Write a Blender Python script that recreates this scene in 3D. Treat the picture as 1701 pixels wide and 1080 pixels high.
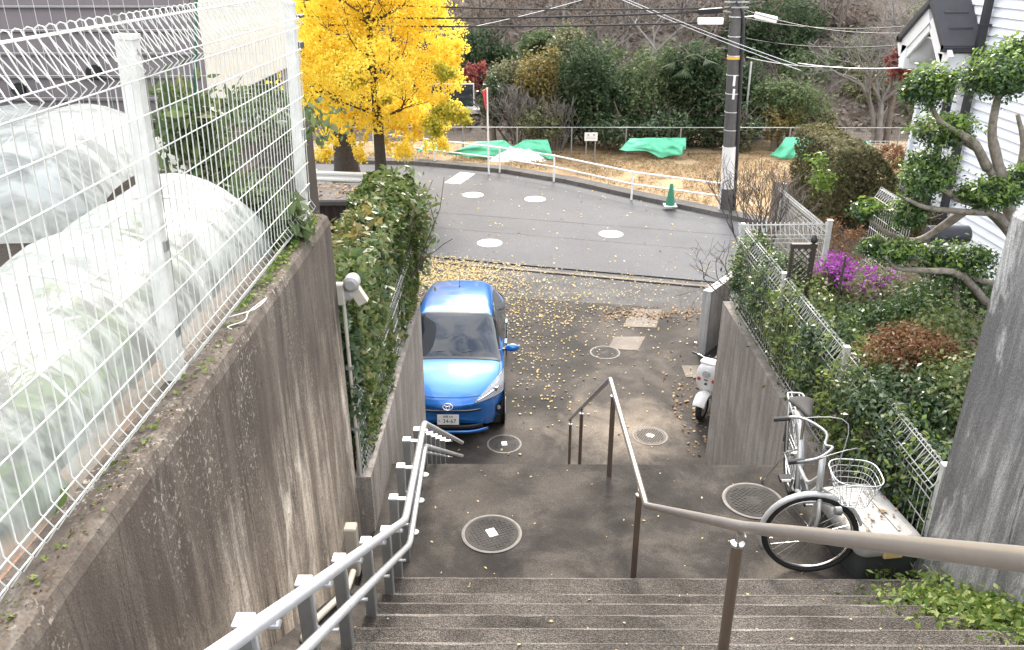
import bpy, math, random
import numpy as np
from mathutils import Vector, Matrix
R=random.Random(7); NR=np.random.default_rng(11)
for o in list(bpy.data.objects): bpy.data.objects.remove(o)
S=bpy.context.scene; COL=S.collection
# ---------------------------------------------------------------- camera, sky, sun, exposure
EYE=Vector((0,0,4.1)); PIT=math.radians(24.0); YAW=.0063; FPX=1377.; CX,CY=850.5,540.
FW=Vector((-math.sin(YAW)*math.cos(PIT),math.cos(YAW)*math.cos(PIT),-math.sin(PIT)))
RT=Vector((math.cos(YAW),math.sin(YAW),0)); UP=RT.cross(FW)
cam=bpy.data.cameras.new('camera'); camo=bpy.data.objects.new('camera',cam); COL.objects.link(camo)
cam.sensor_width=36; cam.lens=36*FPX/1701; cam.clip_start=.05; cam.clip_end=600
camo.matrix_world=Matrix(((RT.x,UP.x,-FW.x,EYE.x),(RT.y,UP.y,-FW.y,EYE.y),(RT.z,UP.z,-FW.z,EYE.z),(0,0,0,1)))
S.camera=camo
SUN_EL,SUN_AZ=math.radians(40),math.radians(5)
w=bpy.data.worlds.new('World'); S.world=w; w.use_nodes=True
nt=w.node_tree; nt.nodes.clear()
sky=nt.nodes.new('ShaderNodeTexSky'); sky.sky_type='NISHITA'; sky.sun_disc=False
sky.sun_elevation=SUN_EL; sky.sun_rotation=SUN_AZ; sky.air_density=1.2; sky.dust_density=3.5; sky.ozone_density=1.0
bg=nt.nodes.new('ShaderNodeBackground'); bg.inputs[1].default_value=.15
ow=nt.nodes.new('ShaderNodeOutputWorld'); 
# thin broken cloud: the clear sky whitened through soft patches
tcw=nt.nodes.new('ShaderNodeTexCoord'); cn_=nt.nodes.new('ShaderNodeTexNoise'); cn_.inputs['Scale'].default_value=4.5; cn_.inputs['Detail'].default_value=6; cn_.inputs['Roughness'].default_value=.6; cn_.inputs['Distortion'].default_value=.4
nt.links.new(tcw.outputs['Generated'],cn_.inputs[0])
cr=nt.nodes.new('ShaderNodeValToRGB'); cr.color_ramp.elements[0].position=.42; cr.color_ramp.elements[0].color=(.15,.15,.15,1); cr.color_ramp.elements[1].position=.58; nt.links.new(cn_.outputs[0],cr.inputs[0])
hs_=nt.nodes.new('ShaderNodeRGB'); hs_.outputs[0].default_value=(6.6,6.5,6.4,1)   # even white cloud
mx=nt.nodes.new('ShaderNodeMix'); mx.data_type='RGBA'; nt.links.new(cr.outputs[0],mx.inputs[0]); nt.links.new(sky.outputs[0],mx.inputs[6]); nt.links.new(hs_.outputs[0],mx.inputs[7])
nt.links.new(mx.outputs[2],bg.inputs[0]); nt.links.new(bg.outputs[0],ow.inputs[0])
sl=bpy.data.lights.new('sun','SUN'); sl.energy=1.3; sl.angle=math.radians(12); sl.color=(1,.94,.84)
so=bpy.data.objects.new('sun',sl); COL.objects.link(so); so.location=(3,20,20)
sd=Vector((math.sin(SUN_AZ)*math.cos(SUN_EL),math.cos(SUN_AZ)*math.cos(SUN_EL),math.sin(SUN_EL)))
so.rotation_euler=sd.to_track_quat('Z','Y').to_euler()
vs=S.view_settings; vs.view_transform='Standard'; vs.look='None'; vs.gamma=1; vs.exposure=2.02; vs.use_curve_mapping=False
S.render.engine='CYCLES'; S.cycles.max_bounces=8; S.cycles.transparent_max_bounces=16
# ---------------------------------------------------------------- helpers
def ray(px,py): return FW+RT*((px-CX)/FPX)-UP*((py-CY)/FPX)
def atz(px,py,z): d=ray(px,py); return EYE+d*((z-EYE.z)/d.z)
def aty(px,py,Y): d=ray(px,py); return EYE+d*(Y/d.y)
def atx(px,py,X): d=ray(px,py); return EYE+d*(X/d.x)
def hexc(h):
    h=h.lstrip('#'); return tuple(((int(h[i:i+2],16)/255+.055)/1.055)**2.4 if int(h[i:i+2],16)>10 else int(h[i:i+2],16)/255/12.92 for i in (0,2,4))+(1,)
class MB:
    def __init__(s): s.v=[]; s.f=[]
    def add(s,vs,fs):
        n=len(s.v); s.v+= [tuple(p) for p in vs]; s.f+=[tuple(i+n for i in f) for f in fs]; return s
    def box(s,x0,x1,y0,y1,z0,z1,b=0):
        if b<=0:
            return s.add([(x,y,z) for x in(x0,x1) for y in(y0,y1) for z in(z0,z1)],[(0,1,3,2),(4,6,7,5),(0,4,5,1),(2,3,7,6),(0,2,6,4),(1,5,7,3)])
        ring=lambda k:[(x0+k,y0+b,),(x0+b,y0+k),(x1-b,y0+k),(x1-k,y0+b),(x1-k,y1-b),(x1-b,y1-k),(x0+b,y1-k),(x0+k,y1-b)]
        V=[];
        for z,k in((z0,b*.999),(z0+b,0),(z1-b,0),(z1,b*.999)): V+=[(p[0],p[1],z) for p in ring(k)]
        F=[tuple(reversed(range(8))),tuple(range(24,32))]
        for r in range(3):
            for i in range(8): F.append((r*8+i,r*8+(i+1)%8,r*8+8+(i+1)%8,r*8+8+i))
        return s.add(V,F)
    def obox(s,c,ax,ay,az):
        c,ax,ay,az=map(Vector,(c,ax,ay,az))
        return s.add([c+ax*i+ay*j+az*k for i in(-1,1) for j in(-1,1) for k in(-1,1)],[(0,1,3,2),(4,6,7,5),(0,4,5,1),(2,3,7,6),(0,2,6,4),(1,5,7,3)])
    def bar(s,a,b,w,h,up=(0,0,1)):
        a,b=Vector(a),Vector(b); d=b-a; L=d.length
        if L<1e-6: return s
        d/=L; u=Vector(up)
        if abs(d.dot(u))>.98: u=Vector((1,0,0))
        sd_=d.cross(u).normalized(); u=sd_.cross(d)
        return s.obox((a+b)/2,d*L/2,sd_*w/2,u*h/2)
    def tube(s,pts,r,n=8,cap=True,closed=False):
        pts=[Vector(p) for p in pts]; m=len(pts); rs=r if isinstance(r,(list,tuple)) else [r]*m
        V=[];prev=None
        for i,p in enumerate(pts):
            if closed: t=pts[(i+1)%m]-pts[i-1]
            else: t=pts[min(i+1,m-1)]-pts[max(i-1,0)]
            if t.length<1e-9: t=Vector((0,0,1))
            t.normalize()
            if prev is None: a=t.orthogonal().normalized()
            else:
                a=prev-t*prev.dot(t)
                if a.length<1e-6: a=t.orthogonal()
                a.normalize()
            prev=a; b=t.cross(a)
            for k in range(n):
                an=2*math.pi*k/n; V.append(p+(a*math.cos(an)+b*math.sin(an))*rs[i])
        F=[]
        for i in range(m if closed else m-1):
            j=(i+1)%m
            for k in range(n): F.append((i*n+k,i*n+(k+1)%n,j*n+(k+1)%n,j*n+k))
        if cap and not closed: F+= [tuple(reversed(range(n))),tuple(range((m-1)*n,m*n))]
        return s.add(V,F)
    def lathe(s,prof,c=(0,0,0),n=24,ax='z'):
        V=[];m=len(prof)
        for r,h in prof:
            for k in range(n):
                a=2*math.pi*k/n; x,y=r*math.cos(a),r*math.sin(a)
                q={'z':(x,y,h),'x':(h,x,y),'y':(x,h,y)}[ax]; V.append((c[0]+q[0],c[1]+q[1],c[2]+q[2]))
        F=[(i*n+k,i*n+(k+1)%n,(i+1)*n+(k+1)%n,(i+1)*n+k) for i in range(m-1) for k in range(n)]
        F+=[tuple(range(n)),tuple(reversed(range((m-1)*n,m*n)))]
        return s.add(V,F)
    def prism(s,poly,z0,z1):
        n=len(poly); V=[(p[0],p[1],z0) for p in poly]+[(p[0],p[1],z1) for p in poly]
        return s.add(V,[tuple(reversed(range(n))),tuple(range(n,2*n))]+[(i,(i+1)%n,n+(i+1)%n,n+i) for i in range(n)])
    def grid(s,P):
        a,b=len(P),len(P[0]); V=[p for r in P for p in r]
        return s.add(V,[(i*b+j,i*b+j+1,(i+1)*b+j+1,(i+1)*b+j) for i in range(a-1) for j in range(b-1)])
    def mesh(s,name,mat,smooth=False):
        me=bpy.data.meshes.new(name); me.from_pydata(s.v,[],s.f); me.update()
        if mat: me.materials.append(mat)
        if smooth:
            me.polygons.foreach_set('use_smooth',[True]*len(me.polygons))
            if smooth=='auto': me.set_sharp_from_angle(angle=math.radians(40))
        return me
    def obj(s,name,mat,parent=None,smooth=False,stuff=False,fix=True):
        me=s.mesh(name,mat,smooth)
        if fix:
            import bmesh
            bm=bmesh.new(); bm.from_mesh(me); bmesh.ops.recalc_face_normals(bm,faces=bm.faces); bm.to_mesh(me); bm.free()
        return link(name,me,parent,stuff)
WORLD=set()
def thingw(name,label,cat,loc,group=None):
    o=thing(name,label,cat,loc,0,group); WORLD.add(o.name); return o
def link(name,me,parent=None,stuff=False):
    o=bpy.data.objects.new(name,me); COL.objects.link(o)
    if parent is not None:
        o.parent=parent
        if parent.name in WORLD: o.matrix_parent_inverse=Matrix.Translation(-Vector(parent.location))
    if stuff: o['kind']='stuff'
    return o
def tag(o,label,cat,group=None,kind=None):
    o['label']=label; o['category']=cat
    if group: o['group']=group
    if kind: o['kind']=kind
    return o
def struct(o,label=None,cat=None):
    o['kind']='structure'
    if label: o['label']=label
    if cat: o['category']=cat
    return o
def thing(name,label,cat,loc=(0,0,0),rz=0,group=None):
    o=bpy.data.objects.new(name,None); COL.objects.link(o); o.location=loc; o.rotation_euler=(0,0,rz); o.empty_display_size=.1
    return tag(o,label,cat,group)
def subsurf(o,l=1):
    m=o.modifiers.new('smooth','SUBSURF'); m.levels=l; m.render_levels=l
def solid(o,t,off=0):
    m=o.modifiers.new('thickness','SOLIDIFY'); m.thickness=t; m.offset=off
def bez(p0,p1,sag,n=12):
    p0,p1=Vector(p0),Vector(p1); return [p0.lerp(p1,i/n)-Vector((0,0,4*sag*(i/n)*(1-i/n))) for i in range(n+1)]
def smooth_path(pts,n=5):
    pts=[Vector(p) for p in pts]; out=[]
    for i in range(len(pts)-1):
        a=pts[max(i-1,0)];b=pts[i];c=pts[i+1];d=pts[min(i+2,len(pts)-1)]
        for k in range(n):
            t=k/n; out.append(.5*((2*b)+(c-a)*t+(2*a-5*b+4*c-d)*t*t+(3*b-a-3*c+d)*t**3))
    return out+[pts[-1]]
def fillet(pts,r,n=5):
    pts=[Vector(p) for p in pts]; out=[pts[0]]
    for i in range(1,len(pts)-1):
        a,b,c=pts[i-1],pts[i],pts[i+1]; u=(a-b);v=(c-b); k=min(r,u.length*.45,v.length*.45)
        p=b+u.normalized()*k; q=b+v.normalized()*k
        for j in range(n+1):
            t=j/n; out.append(p*(1-t)**2+b*2*t*(1-t)+q*t*t)
    return out+[pts[-1]]
# ---------------------------------------------------------------- materials
def newmat(name):
    m=bpy.data.materials.new(name); m.use_nodes=True; nt=m.node_tree
    return m,nt,nt.nodes['Principled BSDF']
def N(nt,t,**k):
    n=nt.nodes.new(t)
    for a,b in k.items(): setattr(n,a,b)
    return n
def coords(nt,scale=(1,1,1),kind='Object'):
    tc=N(nt,'ShaderNodeTexCoord'); mp=N(nt,'ShaderNodeMapping'); mp.inputs['Scale'].default_value=scale
    if kind=='World':
        g=N(nt,'ShaderNodeNewGeometry'); nt.links.new(g.outputs['Position'],mp.inputs[0])
    else: nt.links.new(tc.outputs[kind],mp.inputs[0])
    return mp.outputs[0]
def noise(nt,co,sc,det=4,rough=.6,dist=0):
    n=N(nt,'ShaderNodeTexNoise'); n.inputs['Scale'].default_value=sc; n.inputs['Detail'].default_value=det; n.inputs['Roughness'].default_value=rough; n.inputs['Distortion'].default_value=dist
    nt.links.new(co,n.inputs[0]); return n.outputs[0]
def ramp(nt,f,stops):
    r=N(nt,'ShaderNodeValToRGB'); e=r.color_ramp.elements
    while len(e)<len(stops): e.new(.5)
    for i,(p,c) in enumerate(stops):
        e[i].position=p; e[i].color=c if len(c)==4 else tuple(c)+(1,)
    nt.links.new(f,r.inputs[0]); return r.outputs[0]
def mix(nt,fac,a,b,mode='MIX'):
    m=N(nt,'ShaderNodeMix',data_type='RGBA',blend_type=mode)
    for s,v in((0,fac),(6,a),(7,b)):
        if hasattr(v,'links') or hasattr(v,'is_output'): nt.links.new(v,m.inputs[s])
        else: m.inputs[s].default_value=v
    return m.outputs[2]
def bump(nt,bs,h,st=.3,d=.01):
    b=N(nt,'ShaderNodeBump'); b.inputs['Strength'].default_value=st; b.inputs['Distance'].default_value=d
    nt.links.new(h,b.inputs['Height']); nt.links.new(b.outputs[0],bs.inputs['Normal'])
def G_(v): return (v,v,v,1)
def simple(name,col,rough=.5,metal=0,var=.12,nscale=6,bmp=0,spec=.5,coat=0):
    m,nt,b=newmat(name); co=coords(nt)
    n=noise(nt,co,nscale,5,.65)
    lo=tuple(c*(1-var) for c in col[:3]); hi=tuple(min(1,c*(1+var)) for c in col[:3])
    nt.links.new(ramp(nt,n,[(.3,lo),(.7,hi)]),b.inputs['Base Color'])
    b.inputs['Roughness'].default_value=rough; b.inputs['Metallic'].default_value=metal; b.inputs['Specular IOR Level'].default_value=spec
    b.inputs['Coat Weight'].default_value=coat; b.inputs['Coat Roughness'].default_value=.03
    if bmp: bump(nt,b,noise(nt,co,nscale*8,4),bmp,.01)
    return m
def concrete(name,base,dark,light,streak=True,speck=.5,rough=.9,sc=1.0,bumpst=.5,wet=0,topdark=None,cracks=False,spots=(),lichen=False,tight=.22,sz=-2.8):
    m,nt,b=newmat(name); co=coords(nt,kind='World')
    big=noise(nt,co,.9*sc,6,.65,.3)
    c=ramp(nt,big,[(.5-tight,dark),(.5,base),(.5+tight,light)])
    if streak:
        cs=coords(nt,(3.2*sc,3.2*sc,.22*sc),'World'); st=noise(nt,cs,2.2,6,.7,.6)
        c=mix(nt,ramp(nt,st,[(.42,G_(0)),(.6,G_(.75))]),c,dark+(1,) if len(dark)==3 else dark)
        st2=noise(nt,coords(nt,(6*sc,6*sc,.5*sc),'World'),1.7,5,.7,.4)
        c=mix(nt,ramp(nt,st2,[(.55,G_(0)),(.7,G_(.55))]),c,light+(1,) if len(light)==3 else light)
    for (sx_,sy_,sr_,sc_,am_) in spots:
        g=N(nt,'ShaderNodeNewGeometry'); dn=N(nt,'ShaderNodeVectorMath',operation='DISTANCE'); nt.links.new(g.outputs['Position'],dn.inputs[0]); dn.inputs[1].default_value=(sx_,sy_,sz)
        sb_=N(nt,'ShaderNodeMath',operation='MULTIPLY_ADD'); nt.links.new(noise(nt,co,1.6,5,.65,.5),sb_.inputs[0]); sb_.inputs[1].default_value=sr_*1.6; nt.links.new(dn.outputs['Value'],sb_.inputs[2])
        dv_=N(nt,'ShaderNodeMath',operation='DIVIDE'); nt.links.new(sb_.outputs[0],dv_.inputs[0]); dv_.inputs[1].default_value=sr_*2
        c=mix(nt,ramp(nt,dv_.outputs[0],[(.42,G_(am_)),(.8,G_(0))]),c,sc_+(1,))
    if cracks:
        d4=lambda c_: tuple(c_)[:3]+(1,)
        s3=noise(nt,coords(nt,(1.3,1.3,.13),'World'),1.6,7,.75,1.0)
        c=mix(nt,ramp(nt,s3,[(.45,G_(0)),(.58,G_(.8))]),c,d4(dark))
        s4=noise(nt,coords(nt,(1,1,.45),'World'),2.1,6,.7,.8)
        c=mix(nt,ramp(nt,s4,[(.54,G_(0)),(.66,G_(.85))]),c,d4(light))
        s5=noise(nt,coords(nt,(1.5,1.5,.10),'World'),1.0,5,.6,.3)
        c=mix(nt,ramp(nt,s5,[(.492,G_(0)),(.5,G_(.75)),(.508,G_(0))]),c,(.03,.025,.02,1))
    v=N(nt,'ShaderNodeTexVoronoi'); v.inputs['Scale'].default_value=120*sc; nt.links.new(co,v.inputs[0])
    fine=noise(nt,co,60*sc,3,.7)
    c=mix(nt,speck,c,ramp(nt,v.outputs['Color'],[(.15,G_(.25)),(.5,G_(.5)),(.9,G_(.82))]),'OVERLAY')
    c=mix(nt,speck*.8,c,ramp(nt,fine,[(.3,G_(.3)),(.7,G_(.7))]),'OVERLAY')
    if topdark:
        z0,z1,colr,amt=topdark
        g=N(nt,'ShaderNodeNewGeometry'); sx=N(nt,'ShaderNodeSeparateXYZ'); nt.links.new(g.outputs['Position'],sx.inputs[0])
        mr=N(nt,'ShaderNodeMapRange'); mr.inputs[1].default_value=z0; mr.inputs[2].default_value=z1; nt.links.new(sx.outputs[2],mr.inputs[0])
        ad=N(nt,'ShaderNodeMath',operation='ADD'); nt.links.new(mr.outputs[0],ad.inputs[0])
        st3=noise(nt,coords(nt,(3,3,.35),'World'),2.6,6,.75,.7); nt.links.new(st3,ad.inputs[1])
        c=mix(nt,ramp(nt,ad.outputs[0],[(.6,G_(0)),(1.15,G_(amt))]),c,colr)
    if lichen:
        l1=noise(nt,co,55,3,.6,.6); l2=noise(nt,coords(nt,(1,1,.5),'World'),2.2,4,.6)
        lm=N(nt,'ShaderNodeMath',operation='MULTIPLY'); nt.links.new(ramp(nt,l1,[(.58,G_(0)),(.64,G_(1))]),lm.inputs[0]); nt.links.new(ramp(nt,l2,[(.45,G_(0)),(.6,G_(.8))]),lm.inputs[1])
        c=mix(nt,lm.outputs[0],c,(.42,.38,.32,1))
        d1=noise(nt,coords(nt,(1,1,.6),'World'),26,4,.7,.4); c=mix(nt,ramp(nt,d1,[(.60,G_(0)),(.70,G_(.7))]),c,(.06,.05,.042,1))
    nt.links.new(c,b.inputs['Base Color'])
    b.inputs['Roughness'].default_value=rough; b.inputs['Specular IOR Level'].default_value=.35
    hh=N(nt,'ShaderNodeMath',operation='ADD'); nt.links.new(v.outputs['Distance'],hh.inputs[0]); nt.links.new(noise(nt,co,18*sc,6,.7),hh.inputs[1])
    bump(nt,b,hh.outputs[0],bumpst,.012)
    return m
def leafmat(name,stops,trans=.45,rough=.5,spec=.4):
    m,nt,b=newmat(name); g=N(nt,'ShaderNodeNewGeometry')
    c=ramp(nt,g.outputs['Random Per Island'],stops)
    nt.links.new(c,b.inputs['Base Color']); b.inputs['Roughness'].default_value=rough; b.inputs['Specular IOR Level'].default_value=spec
    t=N(nt,'ShaderNodeBsdfTranslucent'); nt.links.new(c,t.inputs[0])
    ms=N(nt,'ShaderNodeMixShader'); ms.inputs[0].default_value=trans
    nt.links.new(b.outputs[0],ms.inputs[1]); nt.links.new(t.outputs[0],ms.inputs[2])
    nt.links.new(ms.outputs[0],nt.nodes['Material Output'].inputs[0]); return m
M={}
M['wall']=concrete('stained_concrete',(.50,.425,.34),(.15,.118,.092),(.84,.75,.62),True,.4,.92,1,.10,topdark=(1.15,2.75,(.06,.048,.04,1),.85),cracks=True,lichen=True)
M['wall_r']=concrete('grey_concrete',(.27,.266,.262),(.12,.118,.115),(.58,.57,.55),True,.3,.9,.8,.2,cracks=True)
M['wing']=concrete('pale_wing_concrete',(.55,.545,.53),(.3,.295,.29),(.75,.74,.72),True,.3,.9,1.2,.2)
M['wall_low']=concrete('streaked_concrete',(.27,.245,.22),(.15,.13,.115),(.36,.33,.30),True,.45,.9,1.2,.4)
M['step']=concrete('stair_concrete',(.088,.077,.067),(.045,.039,.034),(.14,.124,.108),False,.9,.95,1.3,.8,tight=.14)
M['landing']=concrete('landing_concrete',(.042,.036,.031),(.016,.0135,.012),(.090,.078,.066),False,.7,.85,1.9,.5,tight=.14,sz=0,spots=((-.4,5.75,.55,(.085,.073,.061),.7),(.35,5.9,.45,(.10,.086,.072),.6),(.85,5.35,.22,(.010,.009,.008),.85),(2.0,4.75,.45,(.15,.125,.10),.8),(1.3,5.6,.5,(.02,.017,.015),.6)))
M['drive']=concrete('driveway_concrete',(.042,.036,.031),(.018,.0155,.014),(.11,.094,.079),False,.35,.85,.7,.35,tight=.15,spots=((1.7,11.4,1.5,(.26,.215,.17),.9),(1.9,14.9,1.0,(.12,.10,.083),.6),(.1,10.9,.5,(.11,.095,.08),.4)))  # pale spots paint patches of sunlight into the slab colour
M['patch']=concrete('patch_concrete',(.17,.148,.125),(.11,.095,.08),(.25,.22,.19),False,.3,.9,1,.3)
M['asphalt']=concrete('asphalt_fresh',(.095,.095,.10),(.082,.082,.086),(.108,.108,.113),False,.3,.85,.5,.3)
M['asphalt_old']=concrete('asphalt_old',(.10,.097,.094),(.07,.067,.064),(.14,.135,.13),False,.8,.9,1,.6)
M['ground']=concrete('bare_ground',(.16,.13,.10),(.10,.08,.06),(.22,.18,.14),False,.5,.95,1,.8)
M['soil']=concrete('garden_soil',(.09,.07,.055),(.05,.04,.03),(.14,.11,.085),False,.7,.95,2,1)
M['kerb']=concrete('kerb_concrete',(.10,.092,.086),(.06,.055,.05),(.15,.138,.128),False,.5,.9,1,.4)
M['white_paint']=simple('road_paint',(.74,.74,.74),.7,0,.3,26,.2)
M['fence']=simple('white_coated_wire',(.56,.56,.53),.4,0,.16,14)
M['fence_old']=simple('weathered_white_wire',(.5,.5,.47),.5,0,.2,9)
M['galv']=simple('galvanised_steel',(.62,.63,.65),.32,.55,.08,9)
M['galv_d']=simple('galvanised_post',(.30,.31,.31),.45,.6,.12,8)
M['bronze']=simple('bronze_anodised',(.44,.40,.36),.33,.75,.06,5)
M['bronze_d']=simple('bronze_post',(.20,.155,.12),.4,.65,.08,5)
M['chrome']=simple('bright_steel',(.75,.75,.75),.18,1,.04,5)
M['white_plastic']=simple('white_plastic',(.72,.71,.69),.4,0,.05,6)
M['white']=simple('white_enamel',(.75,.75,.74),.35,0,.04,5)
M['black']=simple('black_plastic',(.018,.018,.02),.45,0,.2,5)
M['rubber']=simple('tyre_rubber',(.014,.014,.015),.75,0,.2,9)
M['darkbrown']=simple('dark_brown_metal',(.045,.034,.028),.5,0,.25,4)
M['wood']=simple('weathered_wood',(.16,.11,.075),.8,0,.3,8,.3)
M['bark']=simple('bark',(.13,.105,.085),.9,0,.35,9,.8)
M['bark_dark']=simple('dark_bark',(.05,.04,.034),.9,0,.35,9,.8)
M['bark_pale']=simple('pale_bark',(.24,.205,.165),.9,0,.45,14,.9)
M['twig']=simple('bare_twig',(.12,.10,.088),.85,0,.3,5)
M['twig_g']=simple('grey_twig',(.17,.155,.14),.85,0,.25,5)
M['pole']=concrete('pole_concrete',(.10,.096,.092),(.065,.062,.06),(.14,.136,.13),True,.3,.85,1,.2)
M['brick']=concrete('brick_paver',(.42,.25,.18),(.3,.17,.12),(.5,.33,.25),False,.4,.9,2,.4)
M['tarp']=simple('green_tarp',(.09,.44,.26),.5,0,.12,3,.1)
M['cone']=simple('green_cone',(.01,.16,.085),.45,0,.1,5)
M['red']=simple('red_paint',(.5,.05,.045),.5,0,.1,5)
M['yellow']=simple('yellow_band',(.75,.42,.05),.5,0,.1,5)
M['taupe']=simple('taupe_siding',(.145,.122,.125),.65,0,.08,4,.1)
M['cream']=simple('cream_render',(.60,.55,.46),.8,0,.06,4,.2)
M['siding']=simple('white_siding',(.70,.72,.76),.55,0,.03,3,.05)
M['roof']=simple('dark_roof_tile',(.055,.055,.062),.45,0,.15,6,.1)
M['dark']=simple('dark_interior',(.012,.012,.012),.8)
M['glass_dark']=simple('window_glass',(.02,.025,.03),.06,0,.1,3,0,.6)
M['pipe']=simple('pvc_pipe',(.48,.44,.37),.5,0,.12,5)
M['lamp']=simple('lamp_housing',(.33,.32,.31),.5,0,.1,5)
M['cast']=concrete('cast_iron_lid',(.06,.055,.05),(.04,.036,.033),(.09,.083,.076),False,.4,.7,4,.6)
M['lidring']=simple('worn_lid_ring',(.17,.155,.14),.7,0,.25,14)
M['box_dark']=simple('dark_box_plastic',(.055,.06,.058),.5,0,.15,5)
M['box_lid']=simple('pale_grey_plastic',(.30,.295,.285),.5,0,.14,6,.05)
M['latch']=simple('yellowed_latch',(.62,.42,.18),.45,0,.1,5)
def grassmat():
    m,nt,b=newmat('dry_grass'); co=coords(nt,kind='World')
    c=ramp(nt,noise(nt,co,1.3,6,.7,.5),[(.28,(.15,.09,.05)),(.45,(.30,.20,.105)),(.6,(.38,.275,.155)),(.8,(.26,.21,.11))])
    c=mix(nt,.6,c,ramp(nt,noise(nt,co,30,4,.8),[(.3,G_(.25)),(.7,G_(.75))]),'OVERLAY')
    nt.links.new(c,b.inputs['Base Color']); b.inputs['Roughness'].default_value=.95; bump(nt,b,noise(nt,co,25,5),.8,.05); return m
M['drygrass']=grassmat()
M['litter']=concrete('leaf_litter',(.11,.09,.075),(.06,.05,.04),(.18,.15,.13),False,.8,.95,.7,1)
L={}
def gs(*cs): return [(i/max(1,len(cs)-1),c) for i,c in enumerate(cs)]
L['ginkgo']=leafmat('ginkgo_leaf',gs((.88,.62,.06),(.93,.73,.09),(.95,.80,.15),(.93,.76,.10),(.90,.78,.15)),.55,.6,.2)
L['ginkgo_g']=leafmat('ginkgo_green_leaf',gs((.30,.34,.05),(.50,.44,.06),(.62,.50,.06)),.5,.6,.2)
L['hedge']=leafmat('hedge_leaf',gs((.05,.088,.026),(.085,.135,.04),(.125,.175,.05),(.165,.205,.065),(.21,.19,.07)),.35,.38,.5)
L['hedge_dk']=leafmat('ivy_leaf',gs((.03,.058,.024),(.048,.085,.034),(.07,.115,.045),(.13,.17,.085)),.3,.35,.5)
L['glossy']=leafmat('glossy_leaf',gs((.028,.062,.02),(.045,.09,.028),(.07,.13,.038),(.11,.18,.05)),.3,.28,.6)
L['glossy_y']=leafmat('young_leaf',gs((.10,.19,.03),(.17,.27,.045),(.24,.33,.07)),.45,.35,.5)
L['conifer']=leafmat('evergreen_leaf',gs((.026,.046,.025),(.04,.066,.032),(.06,.092,.042),(.10,.135,.065)),.35,.7,.15)
L['olive']=leafmat('olive_leaf',gs((.10,.115,.055),(.16,.17,.08),(.20,.21,.10),(.24,.22,.12)),.4,.5,.35)
L['midgreen']=leafmat('mid_green_leaf',gs((.065,.095,.045),(.095,.135,.06),(.135,.18,.08),(.17,.20,.10)),.35,.65,.15)
L['yellowish']=leafmat('yellowing_leaf',gs((.14,.13,.04),(.22,.18,.06),(.30,.22,.07),(.12,.14,.05)),.4,.5,.3)
L['reddish']=leafmat('red_leaf',gs((.22,.05,.045),(.32,.08,.07),(.38,.12,.10)),.4,.6,.3)
L['rust']=leafmat('rust_leaf',gs((.16,.07,.035),(.24,.10,.05),(.20,.13,.06),(.12,.09,.04)),.35,.6,.3)
L['boxwood']=leafmat('boxwood_leaf',gs((.07,.075,.03),(.12,.118,.05),(.18,.16,.08),(.21,.185,.11)),.4,.6,.15)
L['purple']=leafmat('purple_petal',gs((.30,.05,.33),(.42,.10,.45),(.25,.03,.30)),.4,.6,.2)
L['weed']=leafmat('weed_leaf',gs((.06,.12,.02),(.12,.19,.035),(.20,.27,.06),(.26,.30,.09)),.4,.5,.3)
L['fallen']=leafmat('fallen_ginkgo_leaf',gs((.66,.46,.10),(.62,.47,.18),(.60,.50,.30),(.5,.34,.12),(.55,.50,.40)),.15,.7,.2)
L['driedleaf']=leafmat('dried_leaf',gs((.18,.11,.06),(.30,.20,.12),(.42,.30,.18)),.15,.8,.2)
L['soilcrumb']=leafmat('soil_crumb',gs((.07,.05,.035),(.12,.09,.06),(.18,.13,.09)),.1,.9,.1)
L['litterleaf']=leafmat('litter_leaf',gs((.10,.078,.065),(.16,.13,.105),(.23,.19,.16),(.14,.11,.095)),.3,.8,.2)
L['drystraw']=leafmat('dry_straw',gs((.22,.145,.075),(.31,.22,.115),(.38,.285,.155),(.2,.17,.08)),.3,.8,.2)
def fan_mesh(name,C,A,B,size,mat,ratio=.55):
    n=len(C); sz=np.asarray(size).reshape(-1,1) if not np.isscalar(size) else size
    a=A*sz*.5; b=B*sz*.5*ratio
    nrm=np.cross(A,B)*sz*.08
    V=np.empty((n,4,3)); V[:,0]=C-a; V[:,1]=C+b+nrm; V[:,2]=C+a; V[:,3]=C-b+nrm
    me=bpy.data.meshes.new(name); me.vertices.add(n*4); me.vertices.foreach_set('co',V.reshape(-1).astype(np.float32))
    me.loops.add(n*4); me.loops.foreach_set('vertex_index',np.arange(n*4,dtype=np.int32))
    me.polygons.add(n); me.polygons.foreach_set('loop_start',np.arange(0,n*4,4,dtype=np.int32)); me.polygons.foreach_set('loop_total',np.full(n,4,dtype=np.int32))
    me.update(); me.validate(); me.materials.append(mat); return me
def unit(v): return v/np.maximum(np.linalg.norm(v,axis=1,keepdims=True),1e-9)
def cloud(ells,n,clump=.16,per=26,shell=.55,rng=None):
    """points in clumps spread through ellipsoids [(c,r)] -> points, outward dirs"""
    g=rng or NR; vol=np.array([e[1][0]*e[1][1]*e[1][2] for e in ells])**.75; vol/=vol.sum()
    P=[];O=[]
    for (c,r),q in zip(ells,vol):
        m=max(1,int(n*q/per)); d=unit(g.normal(size=(m,3))); rad=(shell+(1-shell)*g.random((m,1)))**.8
        cc=d*rad; k=np.repeat(np.arange(m),per)
        sub=cc[k]+g.normal(size=(m*per,3))*clump
        P.append(np.array(c)+sub*np.array(r)); O.append(unit(sub))
    return np.concatenate(P),np.concatenate(O)
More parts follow.
